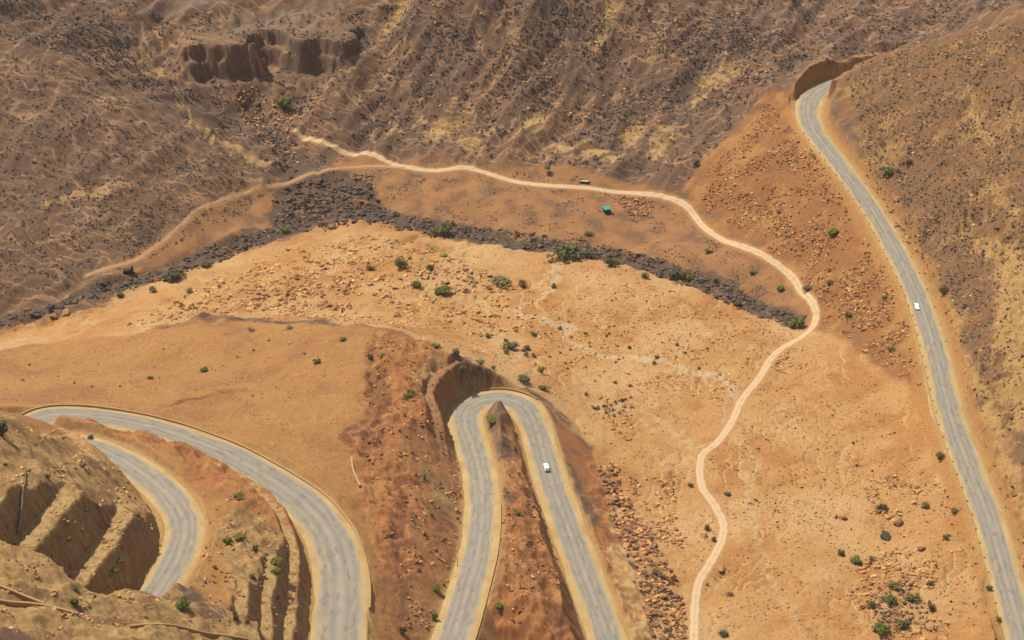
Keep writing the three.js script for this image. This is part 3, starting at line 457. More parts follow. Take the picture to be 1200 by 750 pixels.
const asphaltTex = (k) => wrapped(tex(256, 2048, (i, j) => {           // 240 m of road
  const u = i / 256, v = j / 2048, a = Math.abs(u - 0.5) * 2, n = look(FBM, u * 0.12 + k, v * 1), f = look(FINE, u * 0.5, v * 8 + k), lane = u < 0.5 ? u * 2 : u * 2 - 1, m = look(FBM, u * 0.3 + k * 2, v * 3);
  C3[0] = 168; C3[1] = 156; C3[2] = 136;
  const wheel = Math.exp(-(((lane - 0.3 - 0.05 * n) / 0.15) ** 2)) + Math.exp(-(((lane - 0.72 - 0.05 * n) / 0.15) ** 2));
  mixTo(178, 166, 144, 0.6 * sstep(0.1, 0.8, m)); mixTo(142, 133, 120, 0.5 * sstep(0.1, 0.8, -m + 0.3 * n));
  mixTo(136, 127, 115, 0.7 * wheel * (0.8 + 0.4 * n));
  mixTo(192, 168, 124, 0.65 * sstep(0.5, 0.95, a * 0.75 + 0.45 * n + 0.2 * m)); mixTo(190, 166, 122, 0.6 * sstep(0.92, 1, a));
  mixTo(190, 180, 160, 0.4 * Math.exp(-(((u - 0.5) / 0.015) ** 2)) * (0.5 + f));
  mixTo(122, 115, 107, 0.5 * sstep(0.5, 0.53, look(G32, u * 0.25 + k * 3, v * 2)) * (1 - sstep(0.8, 0.95, a)));
  const crack = Math.abs(look(G32, u * 0.4 + k, v * 4)); mixTo(108, 102, 94, 0.4 * (1 - sstep(0.004, 0.03, crack)) * sstep(0.1, 0.5, look(G16, u * 0.1 + k, v * 2)));
  const spot = look(G128, u * 0.9 + 0.5, v * 9 + k); mixTo(104, 98, 90, 0.4 * sstep(0.62, 0.75, spot));
  const g = 0.8 * (1 + 0.06 * f); C3[0] *= g; C3[1] *= g; C3[2] *= g;
}));
const shoulderTex = wrapped(tex(64, 2048, (i, j) => { const u = i / 64, v = j / 2048, n = look(FBM, u * 0.02 + 0.3, v), f = look(FINE, u * 0.15, v * 6); C3[0] = 206; C3[1] = 170; C3[2] = 110; mixTo(218, 188, 134, 0.6 * sstep(0, 0.7, n)); mixTo(190, 146, 88, 0.6 * sstep(0, 0.7, -n)); mixTo(178, 148, 104, 0.5 * sstep(0.1, 0.6, f)); for (let q = 0; q < 3; q++) C3[q] *= 0.8; }));
const shoulderMat = new THREE.MeshStandardMaterial({ map: shoulderTex, bumpMap: gravel, bumpScale: 0.1, roughness: 1 });
function road(name, list, sh, k) {
  const mat = new THREE.MeshStandardMaterial({ map: asphaltTex(k), roughness: 1 });
  const sN = (o) => 0.35 * look(G64, o.s / 300 + k, 0.2), wob = (o, s) => 0.6 * look(FBM, o.s / 500 + k, s > 0 ? 0.35 : 0.75);
  const e = (o, k2) => [-1, -0.5, 0, 0.5, 1][k2] * o.w + (k2 === 0 ? -wob(o, -1) : k2 === 4 ? wob(o, 1) : 0); e.n = 5;
  const r = ribbon(name, list, e, (o, k2) => o.y + [0, 0.06, 0.09, 0.06, 0][k2], mat, 240);
  for (const s of [-1, 1]) {
    const f = (o, k2) => s * (k2 === 0 ? o.w - 0.8 : k2 === 1 ? o.w + sh * 0.6 : o.w + sh + 0.4 + 1.3 * look(FBM, o.s / 420 + k, s > 0 ? 0.1 : 0.6)); f.n = 3;
    const m = ribbon('road_shoulder', list, f, (o, k2) => o.y + [-0.02, -0.04, -0.34][k2], shoulderMat, 150); scene.remove(m); delete m.userData.kind; r.add(m);
  }
  return r;
}
road('mountain_road', ROADS.far, SHOULDER.far, 0.13);
road('hairpin_road', ROADS.mid, 2.3, 0.47);
road('switchback_road', ROADS.left, 1.65, 0.71);
const trackTex = wrapped(tex(128, 1024, (i, j) => { const u = i / 128, v = j / 1024, n = look(FBM, u * 0.06, v), f = look(FINE, u * 0.2, v * 3); C3[0] = 212; C3[1] = 178; C3[2] = 134; const rut = Math.exp(-(((u - 0.27) / 0.11) ** 2)) + Math.exp(-(((u - 0.73) / 0.11) ** 2)); mixTo(224, 196, 156, 0.85 * rut); mixTo(204, 158, 104, 0.7 * sstep(0, 0.6, n + 0.4 * f)*(1 - 0.7 * rut)); mixTo(214, 166, 110, sstep(0.8, 1, Math.abs(u - 0.5) * 2 + 0.1 * n)); for (let q = 0; q < 3; q++) C3[q] *= 0.8 * (1 + 0.05 * f); }));
const sideMat = new THREE.MeshStandardMaterial({ map: trackTex, color: lin0(228, 208, 190), roughness: 1 });
const trackMat = new THREE.MeshStandardMaterial({ map: trackTex, roughness: 1 });
for (const [n, l, k] of [['dirt_track', TRACKS.main, 0.2], ['dirt_track_001', TRACKS.side, 0.6]]) { const e = (o, q) => (q / 4 - 0.5) * 2 * (o.w + 0.35 * look(G64, o.s / 240 + k, q > 2 ? 0.3 : 0.8)); e.n = 5; ribbon(n, l, e, (o, q, x, z) => height(x, z) + (q === 0 || q === 4 ? 0.03 : 0.12), k > 0.5 ? sideMat : trackMat, 40); }
console.log((performance.now() / 1000).toFixed(1) + ' roads');
// ---------------------------------------------------------------- things
const used = {};
const numbered = (n) => { const k = used[n] = (used[n] ?? -1) + 1; return k ? `${n}_${String(k).padStart(3, '0')}` : n; };
const tag = (o, label, category, group) => { o.userData.label = label; o.userData.category = category; if (group) o.userData.group = group; return o; };
function thing(name, label, category, group) { const o = new THREE.Group(); o.name = numbered(name); tag(o, label, category, group); scene.add(o); return o; }
function part(name, g, m, parent) { const o = new THREE.Mesh(g, m); o.name = name; o.castShadow = o.receiveShadow = true; parent.add(o); return o; }
const spot = (px, py) => ground(px, py, land);
const lin = (r, g, b, k = 0.8) => new THREE.Color().setRGB(r * k / 255, g * k / 255, b * k / 255, THREE.SRGBColorSpace);
const mat = (r, g, b, o = {}) => new THREE.MeshStandardMaterial({ color: lin(r, g, b), roughness: 0.95, ...o });
const metresPerPx = (p) => Math.hypot(p[0], EYE - p[1], p[2]) / FOCAL;
const box = (w, h, d, x = 0, y = 0, z = 0) => new THREE.BoxGeometry(w, h, d).translate(x, y, z);

// rocks: angular lumps
function rockGeo(s, flatY = 0.72, n = 15) {
  seed = 9000 + s * 77; const P = [];
  for (let k = 0; k < n; k++) { const v = new THREE.Vector3(rr(-1, 1), rr(-1, 1), rr(-1, 1)).normalize().multiplyScalar(rr(0.82, 1.1)); P.push(new THREE.Vector3(v.x * 1.1, v.y * flatY, v.z * 0.95)); }
  const g = new ConvexGeometry(P); g.computeVertexNormals(); return g;
}
const ROCKS = [0, 1, 2, 3, 4, 5].map((s) => rockGeo(s, [0.7, 0.8, 0.6, 0.9, 0.65, 0.75][s])), PEBBLES = [6, 7].map((s) => rockGeo(s, 0.7, 9));
const TONES = { orange: [206, 152, 90], rusty: [178, 118, 70], tan: [216, 168, 102], brown: [140, 98, 62], dark: [98, 80, 66] };
const rockMats = {}; for (const k in TONES) rockMats[k] = [0.9, 1.05].map((g) => mat(TONES[k][0] * g, TONES[k][1] * g, TONES[k][2] * g, { roughness: 1 }));
const allRocks = [];                                                // { x, y, z, r, tone, field, px }
const inside = (poly, x, z) => { let c = false; for (let i = 0, j = poly.length - 1; i < poly.length; j = i++) { const a = poly[i], b = poly[j]; if ((a[1] > z) !== (b[1] > z) && x < (b[0] - a[0]) * (z - a[1]) / (b[1] - a[1]) + a[0]) c = !c; } return c; };
function scatter(poly, n, keep, fn) {
  let a = 1e9, b = -1e9, c = 1e9, d = -1e9; for (const p of poly) { a = Math.min(a, p[0]); b = Math.max(b, p[0]); c = Math.min(c, p[1]); d = Math.max(d, p[1]); }
  for (let k = 0, tries = 0; k < n && tries < n * 40; tries++) { const x = rr(a, b), z = rr(c, d); if (!inside(poly, x, z) || rnd() > keep(x, z)) continue; if (sample(M.near, x, z) < 0.6 || sample(M.trackMain, x, z) < 2.4 || sample(M.trackSide, x, z) < 1.9) continue; fn(x, z); k++; }
}
function rocks(field, px, n, rmin, rmax, pow, tones, keep = () => 1) {
  const poly = flat(px);
  scatter(poly, n, keep, (x, z) => { const r = rmin + (rmax - rmin) * Math.pow(rnd(), pow); allRocks.push({ x, z, y: land(x, z), r, tone: tones[Math.floor(rnd() * tones.length)], field }); });
}
const clump = (size, k, lo = 0, hi = 0.5) => (x, z) => sstep(lo, hi, fbm(x, z, size, k));
seed = 501;
rocks('hairpin', [700, 545, 722, 540, 745, 600, 775, 650, 800, 690, 805, 760, 770, 770, 750, 690, 725, 630, 708, 580], 3600, 0.16, 1.35, 4, ['rusty', 'orange', 'brown', 'orange', 'rusty', 'dark'], clump(7, 3, -0.5, 0.2));
rocks('hairpin', [735, 560, 790, 560, 800, 640, 770, 640], 900, 0.15, 1.0, 4, ['orange', 'tan', 'rusty'], clump(9, 1, -0.1, 0.4));
rocks('corner', [995, 690, 1010, 655, 1060, 640, 1100, 660, 1095, 690, 1030, 690, 1010, 720], 700, 0.16, 1.1, 3.4, ['orange', 'rusty', 'tan', 'orange'], clump(6, 4, -0.4, 0.2));
rocks('corner', [1015, 690, 1060, 680, 1095, 710, 1100, 740, 1060, 745, 1020, 730], 600, 0.2, 0.9, 3, ['dark', 'brown', 'dark', 'rusty']);
rocks('corner', [1050, 732, 1110, 725, 1115, 750, 1060, 765], 60, 0.5, 1.7, 1.6, ['orange', 'tan', 'orange']);
rocks('corner', [1010, 560, 1090, 520, 1100, 600, 1060, 640, 1020, 620], 420, 0.2, 1.1, 3.5, ['orange', 'tan', 'rusty'], clump(10, 5, 0, 0.5));
rocks('debris', [140, 385, 240, 330, 340, 292, 450, 275, 560, 310, 640, 345, 640, 380, 560, 395, 440, 378, 300, 370, 200, 376], 5200, 0.18, 1.5, 4.5, ['tan', 'orange', 'tan', 'rusty'], clump(13, 6, -0.35, 0.45));
rocks('debris', [260, 350, 330, 325, 400, 320, 430, 340, 400, 365, 330, 365], 900, 0.25, 1.5, 3.5, ['rusty', 'orange', 'brown', 'tan'], clump(8, 7, -0.2, 0.4));
rocks('wadi', [640, 350, 760, 330, 900, 380, 960, 420, 850, 480, 700, 440, 620, 410], 2600, 0.15, 0.9, 4, ['tan', 'orange', 'rusty'], clump(10, 8, -0.3, 0.5));
rocks('wadi', [700, 460, 740, 470, 745, 520, 720, 510], 160, 0.25, 1.3, 3, ['orange', 'rusty']);
rocks('wadi', [860, 420, 1080, 480, 1140, 640, 1170, 750, 830, 760, 860, 650, 840, 600, 830, 540, 870, 480], 2600, 0.12, 0.7, 4.5, ['orange', 'tan', 'rusty', 'brown'], clump(14, 2, -0.2, 0.5));
rocks('wadi', [895, 415, 925, 410, 930, 430, 900, 435], 60, 0.3, 1.2, 2, ['orange', 'tan']);
rocks('scree', [900, 120, 860, 170, 815, 215, 830, 250, 900, 292, 950, 345, 970, 385, 1030, 425, 1080, 455, 1065, 380, 1030, 300, 980, 220, 940, 160], 9000, 0.15, 1.0, 3.2, ['rusty', 'orange', 'rusty', 'brown', 'tan'], clump(16, 9, -0.5, 0.35));
rocks('rubble', [722, 232, 752, 230, 768, 240, 758, 254, 735, 252], 420, 0.3, 1.2, 2, ['rusty', 'brown', 'orange']);
const streamBeds = [[-60, 390, 60, 352, 160, 322, 240, 290, 320, 255, 345, 225, 380, 225, 430, 205, 440, 240, 520, 255, 610, 268, 700, 282, 790, 308, 860, 335, 945, 370, 925, 388, 850, 358, 780, 332, 690, 308, 600, 296, 500, 282, 400, 268, 330, 285, 250, 322, 160, 352, 60, 375, -60, 405]];
rocks('stream', streamBeds[0], 5200, 0.2, 1.8, 3.4, ['dark', 'brown', 'dark', 'dark'], (x, z) => sstep(0.15, 0.7, sample(M.stream, x, z) + 0.3 * fbm(x, z, 11, 2)) * sstep(-0.1, 0.35, fbm(x, z, 8, 4)));
rocks('stream', [318, 232, 345, 200, 385, 200, 440, 205, 445, 250, 400, 268, 335, 275], 1300, 0.25, 1.9, 3, ['dark', 'dark', 'brown'], clump(9, 5, -0.4, 0.3));
rocks('stream', [480, 318, 530, 312, 580, 325, 600, 335, 560, 345, 500, 340], 140, 0.3, 1.5, 2.2, ['dark', 'brown', 'tan']);
rocks('stream', [300, 100, 340, 130, 350, 190, 330, 200, 290, 150, 270, 110], 900, 0.3, 1.3, 3, ['dark', 'brown', 'tan']);
rocks('ridge', [430, 390, 520, 415, 540, 500, 545, 600, 530, 740, 470, 740, 445, 600, 420, 520], 2200, 0.12, 0.9, 4, ['rusty', 'brown', 'orange'], clump(9, 3, -0.2, 0.5));
rocks('ridge', [605, 500, 640, 580, 690, 720, 600, 750, 585, 680, 590, 560], 900, 0.12, 0.8, 3.5, ['rusty', 'brown', 'orange'], clump(7, 5, -0.2, 0.5));
rocks('crag', [0, 490, 120, 530, 180, 620, 150, 690, 240, 735, 0, 750], 1800, 0.12, 0.8, 3.5, ['tan', 'brown', 'tan', 'orange'], clump(6, 6, -0.2, 0.5));
rocks('crag', [230, 590, 290, 580, 350, 660, 350, 745, 240, 745], 900, 0.12, 0.7, 3.5, ['tan', 'brown', 'rusty'], clump(6, 7, -0.2, 0.5));
rocks('slope', [1000, 80, 1200, 30, 1210, 700, 1100, 350, 1010, 190], 5200, 0.15, 1.0, 4, ['tan', 'brown', 'rusty', 'dark'], clump(12, 8, -0.4, 0.4));
rocks('slope', [420, 170, 560, 140, 760, 150, 900, 100, 960, 60, 900, 10, 450, 10], 4500, 0.2, 1.1, 4, ['brown', 'dark', 'tan', 'dark'], clump(14, 1, -0.3, 0.5));
rocks('wadi', [130, 390, 250, 325, 340, 285, 460, 272, 560, 300, 700, 312, 800, 335, 940, 388, 1040, 445, 1090, 480, 1180, 750, 770, 750, 700, 540, 640, 460, 440, 384, 250, 374], 22000, 0.07, 0.5, 3.2, ['orange', 'tan', 'brown', 'rusty', 'brown'], clump(20, 4, -0.7, 0.5));
rocks('ridge', [0, 405, 180, 388, 440, 386, 520, 415, 545, 560, 520, 750, 440, 750, 425, 640, 300, 545, 130, 478, 0, 470], 5000, 0.08, 0.3, 2, ['rusty', 'brown', 'orange', 'brown'], clump(14, 4, -0.5, 0.5));
// boulders that stand out singly: surveyed point, width in pixels, tone, label
const known = [[1030, 600, 10, 'brown', 'dark brown boulder on the sand uphill of the corner rubble, smaller of two'], [1051, 613, 15, 'brown', 'large dark brown boulder alone on the sand near the corner rubble'], [1038, 630, 14, 'dark', 'grey brown rounded boulder on the sand beside corner rubble'], [988, 607, 11, 'rusty', 'rusty orange boulder next to a small round shrub on open sand'], [1079, 643, 11, 'rusty', 'rusty boulder at the upper edge of the corner rubble'], [825, 628, 10, 'orange', 'round orange boulder beside the dirt track bend'], [844, 668, 15, 'orange', 'large orange boulder alone beside the dirt track'], [785, 680, 17, 'orange', 'biggest orange boulder beside the dry bush in the rubble'], [224, 358, 8, 'orange', 'orange boulder on the pale debris above the terrace edge'], [779, 626, 9, 'rusty', 'rusty boulder at the edge of the rubble facing the dirt track'], [770, 700, 9, 'orange', 'orange boulder in the middle of the rubble near the dirt track'], [205, 375, 8, 'tan', 'tan boulder on the bank of the dark stream bed'], [62, 371, 9, 'orange', 'orange boulder at the red bank of the stream bed'], [78, 367, 11, 'orange', 'larger orange boulder at the red bank of the stream bed']];
function rockMesh(o, label, group) {
  const m = new THREE.Mesh(ROCKS[Math.floor(rnd() * ROCKS.length)], rockMats[o.tone][Math.floor(rnd() * 2)]); m.name = numbered('boulder'); m.position.set(o.x, o.y + o.r * 0.22, o.z); m.rotation.set(rr(-0.3, 0.3), rr(0, 6.28), rr(-0.3, 0.3)); m.scale.setScalar(o.r); m.castShadow = m.receiveShadow = true; scene.add(tag(m, label, 'boulder', group)); return m;
}
for (const [px, py, w, tone, label] of known) { const p = spot(px, py); rockMesh({ x: p[0], y: p[1], z: p[2], r: w * metresPerPx(p) / 2, tone }, label); }
const inView = (x, y, z) => { const dy = y - EYE, f = -z * CP - dy * SP, u = 600 + FOCAL * x / f, v = 375 - FOCAL * (dy * CP - z * SP) / f; return u > 4 && u < 1196 && v > 4 && v < 746; };
function clearSight(x, y, z) { for (let t = 0.5; t < 0.995; t += 0.008) { if (EYE + (y - EYE) * t < land(x * t, z * t)) return false; } return true; }
for (const o of allRocks) o.px = o.r * FOCAL / Math.hypot(o.x, EYE - o.y, o.z);
allRocks.sort((a, b) => b.px - a.px);
const fieldWords = { hairpin: ['in the rubble below the hairpin road embankment', 'boulders below the hairpin embankment'], corner: ['in the rock patch with green bushes near the straight road', 'boulders in the rock patch'], debris: ['on the pale debris between terrace and stream bed', 'boulders on the pale debris'], wadi: ['scattered on the open sandy wadi floor', 'boulders on the wadi floor'], scree: ['on the scree slope under the straight road', 'boulders on the scree'], rubble: ['in the reddish rubble heap beside the green hut', 'boulders of the rubble heap'], stream: ['in the dark stream bed', 'boulders in the stream bed'], ridge: ['on the red ridge beside the hairpin road', 'boulders on the red ridge'], crag: ['on the stepped crag above the switchback road', 'boulders on the crag'], slope: ['on the brown mountain slope', 'boulders on the mountain slope'] };
let singles = 0; const rest = [];
for (const o of allRocks) {
  if (singles < 285 && inView(o.x, o.y + o.r, o.z) && clearSight(o.x, o.y + o.r, o.z)) { singles++; const [w, g] = fieldWords[o.field]; rockMesh(o, `${o.px > 4.2 ? 'large ' : o.px > 3 ? '' : 'small '}${{ orange: 'orange', rusty: 'rusty red', tan: 'pale tan', brown: 'brown', dark: 'dark' }[o.tone]} boulder ${w}`, g); } else rest.push(o);
}
const plainRock = new THREE.MeshStandardMaterial({ color: 0xffffff, roughness: 1 });
const dummy = new THREE.Object3D(), tint = new THREE.Color();
function stuff(name, label, category, geos, list, put) {
  geos.forEach((g, k) => {
    const mine = list.filter((_, i) => i % geos.length === k); if (!mine.length) return;
    const m = new THREE.InstancedMesh(g[0] ?? g, g[1] ?? plainRock, mine.length);
    mine.forEach((o, i) => { put(o); dummy.updateMatrix(); m.setMatrixAt(i, dummy.matrix); m.setColorAt(i, tint); });
    m.name = numbered(name); m.userData.kind = 'stuff'; m.castShadow = m.receiveShadow = true; tag(m, label, category); scene.add(m);
  });
}
const putRock = (o) => { dummy.position.set(o.x, o.y + o.r * 0.15, o.z); dummy.rotation.set(rr(-0.4, 0.4), rr(0, 6.28), rr(-0.4, 0.4)); dummy.scale.set(o.r * rr(0.8, 1.2), o.r * rr(0.75, 1.15), o.r); const c = TONES[o.tone], g = rr(0.82, 1.14); tint.copy(lin(c[0] * g, c[1] * g, c[2] * g)); };
for (const f in fieldWords) {
  const mine = rest.filter((o) => o.field === f);
  stuff('loose_stones', `loose stones and rubble ${fieldWords[f][0]}`, 'stones', f === 'hairpin' || f === 'corner' ? [ROCKS[0], ROCKS[3]] : [PEBBLES[0], ROCKS[1]], mine, putRock);
}
console.log((performance.now() / 1000).toFixed(1) + ' rocks', allRocks.length);

// ---------------------------------------------------------------- shrubs
function leafCloud(s, n, leaf, lobes, flatY = 0.75) {
  seed = 7000 + s * 131; const P = [], Nn = [], I = [], L = [];
  for (let k = 0; k < lobes; k++) { const a = k / lobes * 6.28 + rr(-0.5, 0.5), r = k ? rr(0.3, 0.62) : 0; L.push([Math.cos(a) * r, rr(0.35, 0.75), Math.sin(a) * r, rr(0.34, 0.55)]); }
  const d = new THREE.Vector3(), u = new THREE.Vector3(), w = new THREE.Vector3();
  for (let k = 0; k < n; k++) {
    const l = L[Math.floor(rnd() * lobes)]; d.set(rr(-1, 1), rr(-0.7, 1), rr(-1, 1)).normalize(); const q = l[3] * Math.pow(rnd(), 0.28);
    const cx = l[0] + d.x * q, cy = Math.max(0.04, (l[1] + d.y * q) * flatY), cz = l[2] + d.z * q, z = leaf * rr(0.6, 1.3);
    d.y += 0.7; d.normalize(); u.set(rr(-1, 1), rr(-0.6, 0.6), rr(-1, 1)).normalize(); w.crossVectors(u, d).normalize(); u.crossVectors(d, w); const t = rr(0.3, 1);
    const b = P.length / 3;
    for (const [p, q2] of [[-1, 0], [0, -0.6], [1, 0], [0, 0.6]]) { P.push(cx + z * (u.x * p + w.x * q2 * t), cy + z * (u.y * p + w.y * q2 * t), cz + z * (u.z * p + w.z * q2 * t)); Nn.push(d.x, d.y, d.z); }
    I.push(b, b + 1, b + 2, b, b + 2, b + 3);
  }
  const g = new THREE.BufferGeometry(); g.setAttribute('position', new THREE.Float32BufferAttribute(P, 3)); g.setIndex(I); const f = g.toNonIndexed(); f.computeVertexNormals(); return f;
}
function branch(a, b, r0, r1, seg = 5) { const A = new THREE.Vector3(...a), B = new THREE.Vector3(...b), d = B.clone().sub(A), g = new THREE.CylinderGeometry(r1, r0, d.length(), seg, 1); g.translate(0, d.length() / 2, 0); g.applyQuaternion(new THREE.Quaternion().setFromUnitVectors(new THREE.Vector3(0, 1, 0), d.normalize())); g.translate(...a); return g; }
function stemGeo(s, n) { seed = 6000 + s; const o = []; for (let k = 0; k < n; k++) { const a = k / n * 6.28 + rr(-0.4, 0.4); o.push(branch([0, -0.1, 0], [Math.cos(a) * rr(0.3, 0.5), rr(0.35, 0.6), Math.sin(a) * rr(0.3, 0.5)], 0.05, 0.02)); } return mergeGeometries(o); }
const LEAVES = { green: [0, 1, 2].map((s) => leafCloud(s, 340, 0.17, 6)), olive: [3, 4].map((s) => leafCloud(s, 360, 0.16, 7, 0.85)), dry: [5, 6].map((s) => leafCloud(s, 260, 0.13, 6)), small: [7, 8, 9].map((s) => leafCloud(s, 90, 0.27, 4, 0.8)) };
const leafMat = (r, g, b) => new THREE.MeshPhysicalMaterial({ color: lin(r * 1.2, g * 1.2, b * 1.2), roughness: 1, side: THREE.DoubleSide });
const LEAFM = { green: [leafMat(98, 100, 24), leafMat(86, 90, 24)], lime: [leafMat(150, 156, 44)], olive: [leafMat(104, 98, 48), leafMat(92, 88, 42)], dry: [leafMat(118, 98, 74), leafMat(106, 90, 72)], dark: [leafMat(84, 80, 44)] };
const stemMat = mat(96, 74, 54), STEMS = [stemGeo(1, 6), stemGeo(2, 5)];
let shrubCount = 0;
function shrub(p, w, h, kind, label, group, name = 'shrub') {
  const small = w / metresPerPx(p) < 7, geo = small ? LEAVES.small : (LEAVES[kind === 'lime' ? 'green' : kind === 'dark' ? 'olive' : kind]), m = LEAFM[kind][Math.floor(rnd() * LEAFM[kind].length)], g = geo[Math.floor(rnd() * geo.length)];
  shrubCount++;
  let o;
  if (small) { o = new THREE.Mesh(g, m); o.name = numbered(name); o.castShadow = o.receiveShadow = true; tag(o, label, 'shrub', group); scene.add(o); }
  else { o = thing(name, label, 'shrub', group); part('foliage', g, m, o); part('stem', STEMS[Math.floor(rnd() * 2)], stemMat, o); }
  o.position.set(p[0], land(p[0], p[2]) - 0.05, p[2]); o.rotation.y = rr(0, 6.28); o.scale.set(w / 2, h, w / 2 * rr(0.9, 1.1)); return o;
}
